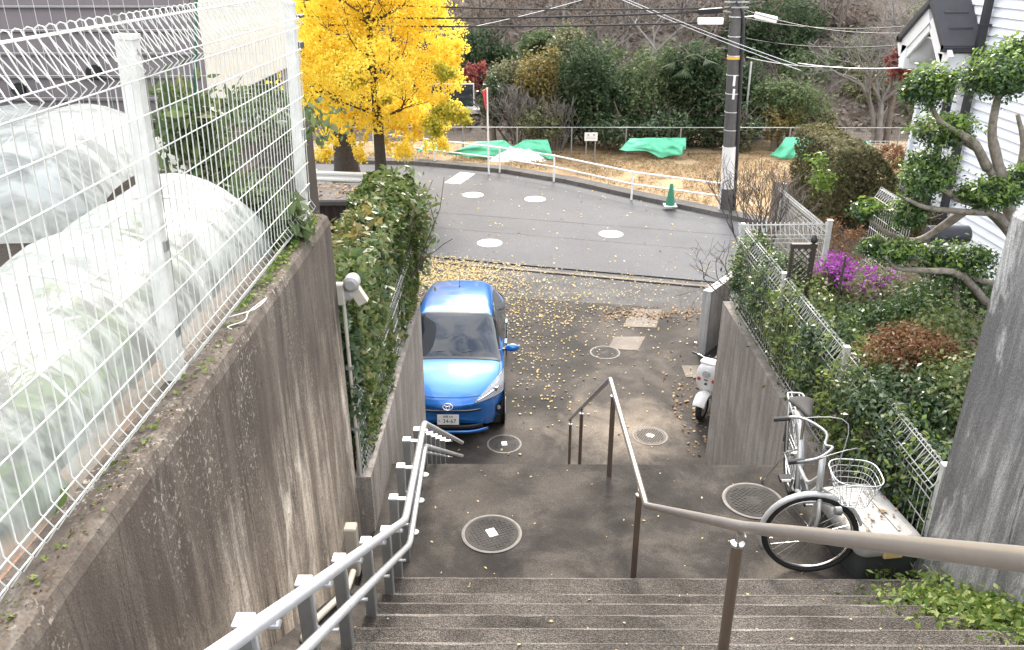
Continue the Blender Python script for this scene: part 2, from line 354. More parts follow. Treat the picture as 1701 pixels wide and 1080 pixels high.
def foliage(name,ells,n,size,mat,parent=None,clump=.16,per=26,shell=.55,upb=.35,ratio=.55,seed=None,stuff=False,droop=0):
    g=np.random.default_rng(seed if seed is not None else R.randrange(10**6))
    P,O=cloud(ells,n,clump,per,shell,g); m=len(P)
    nn=unit(O*.6+g.normal(size=(m,3))*.7+np.array([0,0,upb])); A=unit(np.cross(nn,g.normal(size=(m,3)))); A[:,2]-=droop; A=unit(A); B=unit(np.cross(nn,A))
    me=fan_mesh(name,P,A,B,size*(.6+.8*g.random(m)),mat,ratio)
    return link(name,me,parent,stuff)
def ground_leaves(name,P,size,mat,seed=1,tilt=.25,ratio=.8):
    g=np.random.default_rng(seed); m=len(P); nn=unit(np.tile([0,0,1.],(m,1))+g.normal(size=(m,3))*tilt)
    A=unit(np.cross(nn,g.normal(size=(m,3)))); B=unit(np.cross(nn,A))
    return link(name,fan_mesh(name,P,A,B,size*(.5+.9*g.random(m)),mat,ratio),None,True)
def branches(mb,p,d,Ln,r,depth,spread=.6,tips=None,rng=R,seg=3,split=(2,3),up=.15,taper=.72,minr=.004,sides=5):
    p=Vector(p); d=Vector(d).normalized(); pts=[p.copy()]; rs=[r]
    for i in range(seg):
        d=(d+Vector((rng.gauss(0,.12),rng.gauss(0,.12),rng.gauss(0,.08)+up*.2))).normalized(); p=p+d*Ln/seg; pts.append(p.copy()); rs.append(max(minr,r*(1-(1-taper)*(i+1)/seg)))
    mb.tube(pts,rs,max(3,min(10,sides if depth>1 else 3)),cap=False)
    if depth<=0:
        if tips is not None: tips.append(p)
        return
    for k in range(rng.randint(*split)):
        q=pts[rng.randint(max(1,seg-1),seg)]
        nd=(d+Vector((rng.gauss(0,spread),rng.gauss(0,spread),rng.gauss(up,spread*.6)))).normalized()
        branches(mb,q,nd,Ln*rng.uniform(.6,.85),max(minr,r*taper*rng.uniform(.65,.9)),depth-1,spread,tips,rng,seg,split,up,taper,minr,sides)
# ================================================================= large structure
G=-2.8; TR,RI=.28,.175           # street level, tread, riser
# ground sheet
struct(MB().add([(-250,-60,G-.03),(250,-60,G-.03),(250,300,G-.03),(-250,300,G-.03)],[(0,1,2,3)]).obj('ground',M['asphalt_old']))
# dry grass field beyond the kerb
kerb_line=[(-26,30.6),(-14,30.2),(-7.4,29.95),(-3.7,29.7),(-.6,28.55),(1.62,27.05),(3.58,25.2),(4.87,24.06),(5.95,23.1),(6.9,22.2),(9.5,19.8),(14,16.8),(22,13.5)]
near_line=[(-26,25.7),(-2.41,19.77),(4.89,17.92),(26,12.6)]
road=near_line+list(reversed(kerb_line))
struct(MB().add([(x,y,G) for x,y in road],[tuple(range(len(road)))]).obj('road',M['asphalt']))
fld=kerb_line+[(60,13.5),(60,40),(-60,40),(-60,30.6)]
def off_line(L_,d):
    out=[]
    for i,p in enumerate(L_):
        a=Vector(L_[max(i-1,0)]);b=Vector(L_[min(i+1,len(L_)-1)]); t=(b-a).normalized(); n=Vector((-t.y,t.x)); out.append((p[0]+n.x*d,p[1]+n.y*d))
    return out
inner=off_line(kerb_line,.16); walkin=off_line(kerb_line,.55)
fld=inner+[(60,13.5),(60,40),(-60,40),(-60,30.6)]
struct(MB().prism(fld,G-.02,G+.11).obj('verge_ground',M['drygrass']))
stripw=inner+list(reversed(walkin)); struct(MB().add([(x,y,G+.116) for x,y in stripw],[tuple(range(len(stripw)))]).obj('verge_strip',M['asphalt_old']))
# kerb stones
kr=struct(bpy.data.objects.new('kerb',None)); COL.objects.link(kr)
tot=[Vector(p) for p in kerb_line]; cum=0; L_=[]
pth=[]
for a,b in zip(tot[:-1],tot[1:]):
    n=max(1,int((b-a).length/.02)); pth+=[a.lerp(b,i/n) for i in range(n)]
pth.append(tot[-1])
i=0
while i<len(pth)-30:
    j=min(len(pth)-1,i+30)
    a,b=pth[i],pth[j]
    if -11<a.x<10:
        t=(b-a).normalized(); n=Vector((-t.y,t.x)); dz=R.uniform(-.004,.004)
        a2=a+t*.006; b2=b-t*.006
        q=[a2+n*.03,b2+n*.03,b2+n*.165,a2+n*.165]; q0=[a2,b2,b2+n*.165,a2+n*.165]
        V=[(p.x,p.y,G-.03) for p in q0]+[(p.x,p.y,G+.128+dz) for p in q]
        MB().add(V,[(3,2,1,0),(4,5,6,7),(0,1,5,4),(1,2,6,5),(2,3,7,6),(3,0,4,7)]).obj('kerb_stone',M['kerb'],kr)
    i=j
# gutter line between old asphalt apron and road, seam line
def strip(name,a,b,wd,z,mat):
    a,b=Vector(a),Vector(b); t=(b-a).normalized(); n=Vector((-t.y,t.x))*wd/2
    return struct(MB().add([(p.x,p.y,z) for p in(a-n,b-n,b+n,a+n)],[(0,1,2,3)]).obj(name,mat))
strip('road_seam',(-6,24.6),(6.3,21.4),.05,G+.003,M['asphalt_old']); strip('road_seam',(-4,22.6),(9,19.2),.03,G+.003,M['asphalt_old'])
strip('gutter_line',(-8,20.9),(5.6,17.39),.12,G+.004,M['patch'])
# driveway slab (three levels of sheet, each 4 mm apart)
dv=[(-2.6,9.6),(3.3,9.6),(4.2,13.5),(4.6,16.2),(-.11,16.97),(-3.2,17.45)]
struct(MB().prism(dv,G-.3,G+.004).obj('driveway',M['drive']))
strip('driveway_joint',(-3.1,17.5),(4.5,16.26),.08,G+.008,M['kerb'])
# repair patches
def sheet(name,poly,z,mat): return MB().add([(p[0],p[1],z) for p in poly],[tuple(range(len(poly)))]).obj(name,mat)
pt=tag(sheet('concrete_patch',[(1.93,14.92),(1.75,14.37),(2.32,14.3),(2.55,14.93)],G+.010,M['patch']),'pale square concrete patch on the driveway beside a round lid','patch')
pt=tag(sheet('concrete_patch',[(2.47,16.4),(2.16,15.42),(2.83,15.37),(3.1,16.31)],G+.010,M['patch']),'pale worn concrete patch where the driveway meets the street','patch')
# hillside
hs=[];xs=np.linspace(-90,90,61); ys=np.linspace(31,120,40)
from mathutils import noise as mn
def hz(x,y):
    t=max(0,y-34.5-1.2*math.sin(x*.2)); return G+.1+ (min(t,4)*.25+max(0,t-4)*.50 if t<30 else 14+(t-30)*.3)+.5*mn.noise(Vector((x*.15,y*.15,0)))*min(1,t/3)
P=[[(x,y,hz(x,y)) for x in xs] for y in ys]
struct(MB().grid(P).obj('hillside',M['litter'],smooth=True))
# yard (upper left), planting strip beside the driveway, garden (right)
struct(MB().prism([(-1.36,-1.5),(-1.36,5.2),(-2.3,5.2),(-2.3,9.35),(-16,9.35),(-16,-1.5)],G-.2,2.42).obj('yard_ground',M['soil']))
struct(MB().prism([(-1.28,5.32),(-1.28,8.55),(-2.28,8.55),(-2.28,5.32)],G-.2,.42).obj('planting_ground',M['soil']))
struct(MB().prism([(2.97,-1.5),(2.97,10.35),(4.15,10.35),(4.15,13.2),(5.3,16.9),(16,14.5),(16,-1.5)],G-.2,-.18).obj('garden_ground',M['soil']))
from mathutils import noise as mn
# ---- stairs
M['worn']=concrete('worn_edge_concrete',(.15,.135,.12),(.07,.06,.053),(.27,.245,.22),False,1.0,.95,2,.6)
st=bpy.data.objects.new('stairs',None); COL.objects.link(st); struct(st)
for k in range(1,18):
    yf=4.46-TR*(k-1)+(.07 if k==1 else 0); z=RI*k
    j=R.uniform(-.004,.004)
    s_=MB().box(-.86,2.915,yf-TR-.06,yf+j,z-.32,z,.012).obj('step',M['step'],st)
    P=[]
    for q in range(90):
        x=-.85+3.755*q/89; a_=.004+.012*max(0,mn.noise(Vector((x*5,k*3.1,0)))+.35); P.append([(x,yf+j+.0015,z-.016),(x,yf+j-.004,z-.003),(x,yf+j-.0125,z+.0012),(x,yf+j-.0125-a_,z+.0012)])
    MB().grid(P).obj('worn_edge',M['worn'],s_,smooth=True)
# sloped gutter between the steps and the left wall
gm=MB(); sl_=[(4.55,.03),(4.3,.12),(-.4,3.05)]
P=[[(x,y,z+dz) for x,dz in((-1.235,.06),(-1.1,.0),(-.95,-.03),(-.868,.02))] for y,z in ((4.62,.0),(4.4,.10),(3,.975),(1.5,1.91),(-.3,3.03))]
gm.grid(P); g_=gm.obj('stair_gutter',M['landing'],st); solid(g_,.2,-1)
MB().box(-1.12,2.915,4.2,6.2,-.35,0,.012).obj('landing',M['landing'],st)
for k in range(1,16):
    yf=6.2+.26*k; z=-RI*k
    MB().box(-1.12,2.80,yf-.32,yf,z-.3,z,.01).obj('step',M['step'],st)
# ================================================================= walls
def wall(label,mat,build,cat='retaining wall',name='retaining_wall'):
    m=MB(); build(m); return tag(m.obj(name,mat),label,cat)
def w1(m):
    # long left wall: face x=-1.22, uneven rounded top edge
    P=[]
    ys_=np.linspace(-1.5,5.24,80)
    for y in ys_:
        e=.008*mn.noise(Vector((0,y*4,1)))+.006*mn.noise(Vector((0,y*11,5)))
        P.append([(-1.20,y,-.4),(-1.215,y,.6),(-1.222,y,1.6),(-1.225+e,y,2.50),(-1.24+e,y,2.545+e),(-1.27,y,2.56+e),(-1.33,y,2.555-e),(-1.40,y,2.55),(-1.40,y,-.4)])
    m.grid(P); n=len(P[0]); b=(len(P)-1)*n
    m.f+= [tuple(range(n)),tuple(b+i for i in reversed(range(n)))]
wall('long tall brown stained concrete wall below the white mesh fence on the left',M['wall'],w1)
def w2(m):
    P=[]
    for y in np.linspace(-1.5,4.76,40):
        e=.006*mn.noise(Vector((3,y*4,1)))
        P.append([(2.905,y,-.4),(2.915,y,1.2),(2.925+e,y,2.70),(2.945+e,y,2.74),(2.99,y,2.755+e),(3.16,y,2.75),(3.16,y,-.4)])
    m.grid(P); n=len(P[0]); b=(len(P)-1)*n; m.f+= [tuple(range(n)),tuple(b+i for i in reversed(range(n)))]
wall('tall grey weathered concrete wall at the right edge beside the weeds',M['wall_r'],w2)
wall('low concrete wall under the hedge fence, left of the blue car',M['wall_low'],lambda m:(m.prism([(-1.28,5.25),(-1.10,5.25),(-1.10,8.72),(-2.3,8.72),(-2.3,8.56),(-1.28,8.56)],-3,.5)))
wall('streaked concrete wall beside the driveway under the overgrown right fence',M['wall_low'],lambda m:m.prism([(2.82,6.22),(2.82,10.52),(4.2,10.52),(4.2,10.37),(2.96,10.37),(2.96,6.22)],-3,-.22))
wall('splayed pale concrete wing wall behind the white scooter',M['wing'],lambda m:m.prism([(3.42,14.2),(5.4,16.85),(5.52,16.75),(3.56,14.12)],-3,-1.52),'wing wall','wing_wall')
wall('narrow concrete wing wall end beyond the blue car',M['wall_low'],lambda m:m.prism([(-2.05,14.9),(-2.25,14.85),(-3.6,16.6),(-3.4,16.7)],-3,-1.05),'wing wall','wing_wall')
wall('dark brown wall beside the planting strip behind the hedge',M['darkbrown'],lambda m:m.prism([(-2.285,5.24),(-2.285,9.30),(-2.31,9.30),(-2.31,5.24)],-2.8,2.38),'wall','boundary_wall')
wall('concrete garden retaining wall behind the parked scooter',M['wall_low'],lambda m:m.prism([(4.06,10.53),(4.2,10.53),(4.2,13.9),(4.06,13.9)],-3,-.25))
# ================================================================= mesh fences
def fence_panel(A,B,h,wr=.003,hr=.0036,sp=.06,hs=.15,side=1,roll=True,mat='fence',sides=5):
    """welded wire panel between A and B (3D base points), rolled top leaning to `side`"""
    A,B=Vector(A),Vector(B); d=B-A; Ln=d.length; d/=Ln; n=Vector((d.y,-d.x,0)).normalized()*side; m=MB()
    if roll: prof=[(.0,.0),(.035,.05),(0,.10),(0,h-.20),(.028,h-.172),(0,h-.145),(-.055,h-.025),(-.065,h-.003),(-.078,h),(-.09,h-.008),(-.092,h-.03),(-.01,h-.13)]
    else: prof=[(0,0),(0,h)]
    k=int(Ln/sp)
    for i in range(k+1):
        p=A+d*(Ln*i/k); m.tube([p+n*a+Vector((0,0,z)) for a,z in prof],wr,sides,cap=False)
    zs=[(0.004,.02),(0.004,.085)]+[(.004,z) for z in np.arange(.2,h-.24,hs)]
    zs+= [(.004,h-.2),(.004,h-.148),(-.055,h-.027),(-.094,h-.03)] if roll else [(.004,h-.12),(.004,h-.02)]
    for a,z in zs: m.tube([A+n*a+Vector((0,0,z)),B+n*a+Vector((0,0,z))],hr,sides)
    return m
def fence_post(p,h,r=.03,w2=.05,side=1,nrm=(1,0,0)):
    m=MB(); p=Vector(p); n=Vector(nrm).normalized()
    t=Vector((-n.y,n.x,0))
    m.obox(p+Vector((0,0,h/2)),t*w2/2,n*r,Vector((0,0,h/2)))
    m.obox(p+Vector((0,0,h+.006)),t*(w2/2+.004),n*(r+.004),Vector((0,0,.008)))
    return m
FX=-1.335; FZ=2.56; FH=1.33
nf=thingw('mesh_fence','tall white welded mesh fence with rolled top on the left wall','mesh fence',(FX,2.9,FZ))
for y0,y1 in((-1.2,.92),(.92,2.95),(2.95,5.13)):
    fence_panel((FX+.012,y0,FZ+.03),(FX+.012,y1,FZ+.03),FH,.0024,.0030,.058,.135,1).obj('wire_panel',M['fence'],nf,smooth=True,stuff=True,fix=False)
for y in(.92,2.95,5.13):
    p=fence_post((FX-.035,y,2.4),FH+.115,.03,.06).obj('post',M['fence'],nf)
    [MB().obox((FX-.005,y,FZ+q),(.012,0,0),(0,.018,0),(0,0,.02)).obj('clamp',M['galv_d'],nf) for q in(.2,.55)]
nf.rotation_euler=(0,math.radians(2.1),0)
rf=thingw('mesh_fence','fine white trellis mesh crossing the yard behind the plastic tunnels','mesh fence',(-4,8.3,2.42))
fence_panel((-9.5,8.3,2.42),(-2.42,8.3,2.42),2.7,.0024,.003,.14,.21,1,False).obj('wire_panel',M['fence'],rf,smooth=True,stuff=True,fix=False)
for x in(-9.4,-6.0): fence_post((x,8.33,2.4),2.72,.02,.04,1,(0,1,0)).obj('post',M['fence'],rf)
# right overgrown fence
RX=2.95; RZ=-.2
of=thingw('mesh_fence','weathered white mesh fence overgrown with ivy on the right driveway wall','mesh fence',(RX,7.5,RZ))
ys_=[4.86,6.75,8.65,10.5]
for a,b in zip(ys_[:-1],ys_[1:]):
    fence_panel((RX-.03,a,RZ),(RX-.03,b,RZ),1.06,.0042,.0048,.075,.2,-1).obj('wire_panel',M['fence_old'],of,smooth=True,stuff=True,fix=False)
for y in ys_: fence_post((RX+.02,y,RZ),1.08,.025,.05).obj('post',M['fence'],of)
rt_=thingw('mesh_fence','white mesh fence facing the street behind the wooden lattice','mesh fence',(3.5,10.6,RZ))
fence_panel((RX,10.55,RZ),(4.12,10.6,RZ),1.06,.0042,.0048,.06,.2,1).obj('wire_panel',M['fence'],rt_,smooth=True,stuff=True,fix=False)
fence_post((4.14,10.6,RZ),1.1,.03,.06).obj('post',M['fence'],rt_)
r2=thingw('mesh_fence','white mesh fence running beside the clipped hedge towards the street','mesh fence',(4.12,11.5,RZ))
fence_panel((4.14,10.68,RZ),(4.10,12.5,RZ),1.06,.0042,.0048,.06,.2,1).obj('wire_panel',M['fence'],r2,smooth=True,stuff=True,fix=False)
fence_post((4.1,12.52,RZ),1.1,.03,.06).obj('post',M['fence'],r2)
a=aty(1466,318,11.8); b=aty(1506,346,10.8)
r3=thingw('mesh_fence','short white mesh fence half hidden behind the clipped hedge','mesh fence',(a.x,a.y,-.18))
fence_panel((a.x-.05,a.y+.1,-.18),(b.x+.05,b.y-.1,-.18),(a.z+b.z)/2+.2,.0045,.005,.07,.2,1).obj('wire_panel',M['fence'],r3,smooth=True,stuff=True,fix=False)
# hedge-strip fence (left, over low wall)
hf=thingw('mesh_fence','low grey mesh fence along the hedge above the low wall','mesh fence',(-1.18,7,.5))
fence_panel((-1.17,5.3,.5),(-1.17,8.65,.5),.8,.0035,.004,.05,.15,1).obj('wire_panel',M['fence_old'],hf,smooth=True,stuff=True,fix=False)
for y in(5.35,7,8.6): fence_post((-1.2,y,.5),.82,.02,.04).obj('post',M['fence_old'],hf)
# ================================================================= handrails
def rail_left():
    t=thingw('handrail','double galvanised steel handrail on square posts along the left wall','handrail',(-.7,4.3,0))
    sl1=RI/TR; sl2=RI/.26
    zr=lambda y,h: h+max(0,(4.27-y))*sl1
    up=[(-.7,.2,zr(.2,.85)),(-.7,4.27,.85),(-.705,5.46,.85),(-.705,9.2,.85-3.74*sl2)]
    lo=[(-.69,.2,zr(.2,.64)-.02),(-.69,4.32,.62),(-.71,5.5,.62),(-.71,9.2,.62-3.7*sl2)]
    MB().tube(fillet(up,.09),.024,12).obj('top_rail',M['galv'],t,smooth=True)
    MB().tube(fillet(lo,.09),.020,12).obj('lower_rail',M['galv'],t,smooth=True)
    ps=[(5.27,.84,0),(4.92,.84,0),(4.55,.84,0),(4.19,.86,.1)]
    for i,y in enumerate((3.62,3.04,2.5,1.9,1.2)): ps.append((y,zr(y,.85)-.03,max(0,(4.5-y)*sl1-.1)))
    for y in(5.85,6.2,6.55,6.9,7.3,7.8): ps.append((y,.84-(y-5.46)*sl2,-(y-6.2)*sl2-.3))
    for i,(y,zt,zb) in enumerate(ps):
        x=-.815
        p=MB().box(x-.028,x+.028,y-.028,y+.028,zb-.05,zt-.02,.004).obj('post',M['galv_d'],t)
        MB().box(x-.030,x+.030,y-.030,y+.030,zt-.022,zt-.010,.003).obj('cap',M['galv'],p)
        MB().bar((x+.03,y,zt-.03),(-.705,y,zt-.03),.03,.010).obj('bracket',M['galv'],t)
        if i>=3 and i<9:
            c=[(-.72,y,zt-.02),(-.79,y,zt-.02),(-.79,y,zt-.26),(-.70,y,zt-.26)]
        else: c=[(-.82,y,zt-.24),(-.71,y,zt-.24)]
        MB().tube(fillet(c,.03),.009,8).obj('bracket',M['galv'],t,smooth=True)
    for y in(6.01,5.64,5.23):
        MB().lathe([(.032,0),(.034,.008),(.03,.012),(.008,.014),(.008,.02)],(-.79,y,.001),16).obj('base_flange',M['white_plastic'],t)
    return t
rail_left()
def rail_mid():
    t=thingw('handrail','bronze coloured single handrail down the middle of the stairs','handrail',(.84,4.7,0))
    e=(.80,11.0,-2.35)
    pts=[(.79,.25,3.76),(.80,1.05,3.23),(.80,2.4,2.25),(.838,4.42,.86),(.785,6.17,.86),(.765,10.4,-2.03)]
    MB().tube(fillet(pts,.03),.021,14).obj('rail',M['bronze'],t,smooth=True)
    def post(x,y,zb,zt):
        p=MB().tube([(x,y,zb),(x,y,zt-.075)],.021,14).obj('post',M['bronze_d'],t,smooth='auto')
        MB().lathe([(.024,-.012),(.026,0),(.012,.008),(.012,.05)],(x,y,zt-.075),14).obj('collar',M['chrome'],p,smooth='auto')
        MB().bar((x,y-.04,zt-.025),(x,y+.04,zt-.025),.03,.01).obj('saddle',M['bronze'],p)
    post(.80,6.02,-.02,.86); post(.845,4.73,-.02,.80)
    post(.80,2.42,1.4,2.24); post(.775,8.6,-1.75,-.80); post(.767,10.2,-2.8,-1.9)
rail_mid()
# ================================================================= lids
def lid(x,y,z,r,name,label,mat,plate=True,group=None):
    t=thing(name,label,'manhole cover',(x,y,z+.002),R.uniform(0,3),group)
    MB().lathe([(r*.985,.001),(r,.004),(r*.93,.008),(r*.90,.004)],(0,0,0),40).obj('frame',M['lidring'] if mat!='white_paint' else M['white_paint'],t,smooth='auto')
    c=MB().lathe([(r*.895,.002),(r*.885,.007),(.002,.0085)],(0,0,0),40).obj('cover',M[mat],t,smooth='auto')
    if mat!='white_paint':
        m=MB()
        for q in range(-6,7):
            for p in range(-6,7):
                if (q*q+p*p)<40 and abs(q)+abs(p)>2: m.box(q*r*.12-r*.035,q*r*.12+r*.035,p*r*.12-r*.035,p*r*.12+r*.035,.005,.0105)
        m.obj('tread_studs',M['cast'],c,stuff=True)
        if plate: MB().box(-r*.2,r*.2,-r*.15,r*.15,.008,.013,.001).obj('plate',M['white_plastic'],c)
    return t
lid(-.19,5.22,.0,.235,'manhole_cover','round cast lid with pale square plate in the middle of the landing','cast')
lid(1.95,5.66,.0,.25,'manhole_cover','round cast lid on the landing behind the bicycle wheel','cast',False)
lid(-.19,10.96,G+.004,.27,'manhole_cover','round lid with two pale marks on the driveway ahead of the car','cast')
lid(2.1,11.21,G+.004,.28,'manhole_cover','pale faint round lid on the sunlit driveway near the scooter','patch')
lid(1.68,14.21,G+.004,.29,'manhole_cover','round ringed lid on the driveway beside the pale square patch','cast',False)
for (x,y,lb) in((-.72,20.79,'white painted manhole cover on the street directly beyond the blue car'),(2.55,21.58,'white painted manhole cover on the street nearest the right side'),(.56,25.11,'white painted manhole cover towards the far kerb, right of its twin'),(-1.39,25.59,'white painted manhole cover beside the painted stop line')):
    lid(x,y,G,.33,'manhole_cover',lb,'white_paint',False,'white painted street manhole covers')
tag(sheet('stop_line',[(-1.98,28.62),(-2.42,27.11),(-1.89,26.95),(-1.46,28.36)],G+.006,M['white_paint']),'thick white painted stop line near the far kerb','road marking')
tag(MB().box(3.03,3.45,13.2,13.66,G,G+.016,.004).obj('drain_cover',M['patch']),'pale square concrete drain cover beside the scooter','drain cover')
# ================================================================= blue hatchback
def carpaint():
    m,nt,b=newmat('blue_car_paint'); b.inputs['Base Color'].default_value=(.008,.10,.42,1); b.inputs['Metallic'].default_value=.35; b.inputs['Roughness'].default_value=.28
    b.inputs['Coat Weight'].default_value=1; b.inputs['Coat Roughness'].default_value=.02
    co=coords(nt); n=noise(nt,co,900,2); nt.links.new(ramp(nt,n,[(.3,(.008,.13,.46)),(.7,(.012,.18,.58))]),b.inputs['Base Color']); return m
M['blue']=carpaint()
def glassmat(name,tint,rough=.02):
    m,nt,b=newmat(name); b.inputs['Base Color'].default_value=tint; b.inputs['Roughness'].default_value=rough; b.inputs['Specular IOR Level'].default_value=.6; b.inputs['Coat Weight'].default_value=.5; b.inputs['Coat Roughness'].default_value=.0
    t=N(nt,'ShaderNodeBsdfTransparent'); t.inputs[0].default_value=(.5,.55,.55,1); ms=N(nt,'ShaderNodeMixShader'); ms.inputs[0].default_value=.72
    nt.links.new(t.outputs[0],ms.inputs[1]); nt.links.new(b.outputs[0],ms.inputs[2]); nt.links.new(ms.outputs[0],nt.nodes['Material Output'].inputs[0]); return m
M['carglass']=glassmat('car_glass',(.012,.016,.018,1))
M['lens']=glassmat('headlamp_lens',(.55,.57,.6,1),.05)
def interp(xs,ys,x):
    # monotone-ish cubic through stations
    i=max(0,min(len(xs)-2,next((k for k in range(len(xs)-1) if x<=xs[k+1]),len(xs)-2)))
    t=(x-xs[i])/(xs[i+1]-xs[i]); t=max(0,min(1,t))
    a=ys[max(i-1,0)];b=ys[i];c=ys[i+1];d=ys[min(i+2,len(ys)-1)]
    h=xs[i+1]-xs[i]
    m0=0 if i==0 else (c-a)/(xs[i+1]-xs[i-1])*h; m1=0 if i==len(xs)-2 else (d-b)/(xs[i+2]-xs[i])*h
    if i==0:m0=(c-b)
    if i==len(xs)-2:m1=(c-b)
    return (2*t**3-3*t*t+1)*b+(t**3-2*t*t+t)*m0+(-2*t**3+3*t*t)*c+(t**3-t*t)*m1
CS=[0,.10,.30,.60,.95,1.35,1.85,2.3,2.8,3.3,3.65,3.88,3.97]
# half-section control: bottom, sill, waist, belt, mid-glass, roof edge, roof quarter, centre (w,z)
CP={0:[(.46,.30),(.54,.36),(.55,.48),(.53,.58),(.50,.62),(.46,.64),(.25,.65),(0,.65)],
 .10:[(.62,.20),(.70,.33),(.71,.50),(.67,.64),(.61,.69),(.54,.715),(.28,.73),(0,.735)],
 .30:[(.76,.17),(.81,.32),(.82,.52),(.79,.69),(.73,.755),(.62,.79),(.32,.815),(0,.82)],
 .60:[(.79,.17),(.835,.32),(.845,.55),(.82,.76),(.77,.83),(.66,.87),(.34,.895),(0,.905)],
 .95:[(.79,.17),(.84,.32),(.845,.57),(.83,.82),(.79,.90),(.68,.945),(.36,.975),(0,.985)],
 1.35:[(.79,.17),(.84,.32),(.845,.58),(.83,.86),(.755,1.03),(.645,1.15),(.36,1.205),(0,1.215)],
 1.85:[(.79,.17),(.84,.32),(.845,.59),(.83,.89),(.73,1.16),(.57,1.375),(.32,1.415),(0,1.425)],
 2.3:[(.79,.17),(.84,.32),(.845,.60),(.83,.91),(.72,1.18),(.565,1.40),(.32,1.44),(0,1.45)],
 2.8:[(.79,.17),(.84,.32),(.845,.61),(.83,.93),(.71,1.17),(.55,1.375),(.31,1.415),(0,1.425)],
 3.3:[(.79,.17),(.84,.32),(.845,.62),(.82,.95),(.69,1.14),(.53,1.32),(.3,1.355),(0,1.365)],
 3.65:[(.77,.20),(.82,.33),(.83,.63),(.79,.96),(.66,1.11),(.50,1.26),(.28,1.295),(0,1.30)],
 3.88:[(.72,.25),(.77,.36),(.78,.63),(.73,.94),(.60,1.05),(.44,1.15),(.25,1.18),(0,1.185)],
 3.97:[(.62,.32),(.68,.40),(.69,.62),(.63,.86),(.52,.94),(.38,1.0),(.2,1.02),(0,1.02)]}
TS=[0,.14,.3,.45,.58,.72,.86,1]
def car_pt(u,t):
    w_=[interp(CS,[CP[s][k][0] for s in CS],u) for k in range(8)]; z_=[interp(CS,[CP[s][k][1] for s in CS],u) for k in range(8)]
    x=interp(TS,w_,t); z=interp(TS,z_,t)
    k=max(0,1-u/.95); y=u+.36*k*(abs(x)/.84)**2.2
    k2=max(0,(u-3.0)/.97); y-=.22*k2*(abs(x)/.84)**2.2
    if u>.9 and u<1.95: y+=.16*(abs(x)/.7)**2*(1-abs((u-1.4)/.55))*(1 if t>.5 else 0)
    return Vector((x,y,z))
def patch(u0,u1,t0,t1,nu,ntt,off=.004,side=1,both=False):
    m=MB()
    def row(u0_,u1_,sd):
        P=[]
        for i in range(nu+1):
            a=i/nu; r_=[]
            for j in range(ntt+1):
                b=j/ntt; tt=t0+(t1-t0)*b if not callable(t0) else t0(a)+(t1(a)-t0(a))*b
                lo=u0(b) if callable(u0) else u0; hi=u1(b) if callable(u1) else u1
                u=lo+(hi-lo)*a
                p=car_pt(u,tt); e=.01
                du=car_pt(min(3.97,u+e),tt)-car_pt(max(0,u-e),tt); dt=car_pt(u,min(1,tt+e))-car_pt(u,max(0,tt-e))
                n=dt.cross(du); 
                if n.length>1e-9: n.normalize()
                if n.dot(p-Vector((0,2,.6)))<0: n=-n
                p=p+n*off; r_.append(Vector((p.x*sd,p.y,p.z)))
            P.append(r_)
        return P
    if both:
        P=row(u0,u1,1); Q=[ [q.copy() for q in r] for r in P]
        full=[r+[Vector((-q.x,q.y,q.z)) for q in reversed(r[:-1])] for r in P]; m.grid(full)
    else: m.grid(row(u0,u1,side))
    return m
CARX=-1.04; CARY=10.98
car=thing('parked_car','blue compact hatchback parked nose towards the stairs beside the low wall','car',(CARX,CARY,G+.01),0)
bm_=MB(); P=[]
us=sorted(set(list(np.linspace(0,3.97,56))+[0.02,.05,.08])); tts=list(np.linspace(0,1,33))
for u in us:
    h=[car_pt(u,t) for t in tts]; P.append(h+[Vector((-q.x,q.y,q.z)) for q in reversed(h[:-1])])
bm_.grid(P); nc=len(P[0])
# nose and tail closed with shrinking rings
for base,c0,sg in((P[0],Vector((0,-.035,.48)),0),(P[-1],Vector((0,3.975,.65)),1)):
    rings=[base]
    for s_,dy in((.85,.018),(.5,.032),(.12,.036)):
        rings.append([Vector((c0.x+(q.x-c0.x)*s_,q.y*s_+c0.y*(1-s_),c0.z+(q.z-c0.z)*s_)) for q in base])
    loop=[r+[r[0]] for r in rings]; bm_.grid(loop); n0=len(bm_.v); bm_.add(rings[-1],[tuple(range(nc))])
import bmesh
def weld(o,d=.002):
    b=bmesh.new(); b.from_mesh(o.data); bmesh.ops.remove_doubles(b,verts=b.verts,dist=d); bmesh.ops.recalc_face_normals(b,faces=b.faces); b.to_mesh(b_:=o.data); b.free()
body=bm_.obj('body',M['blue'],car,smooth=True); weld(body)
from mathutils.bvhtree import BVHTree
bvh=BVHTree.FromPolygons([v.co for v in body.data.vertices],[list(p.vertices) for p in body.data.polygons])
# underside
MB().box(-.78,.78,.35,3.7,.16,.30).obj('underbody',M['black'],car)
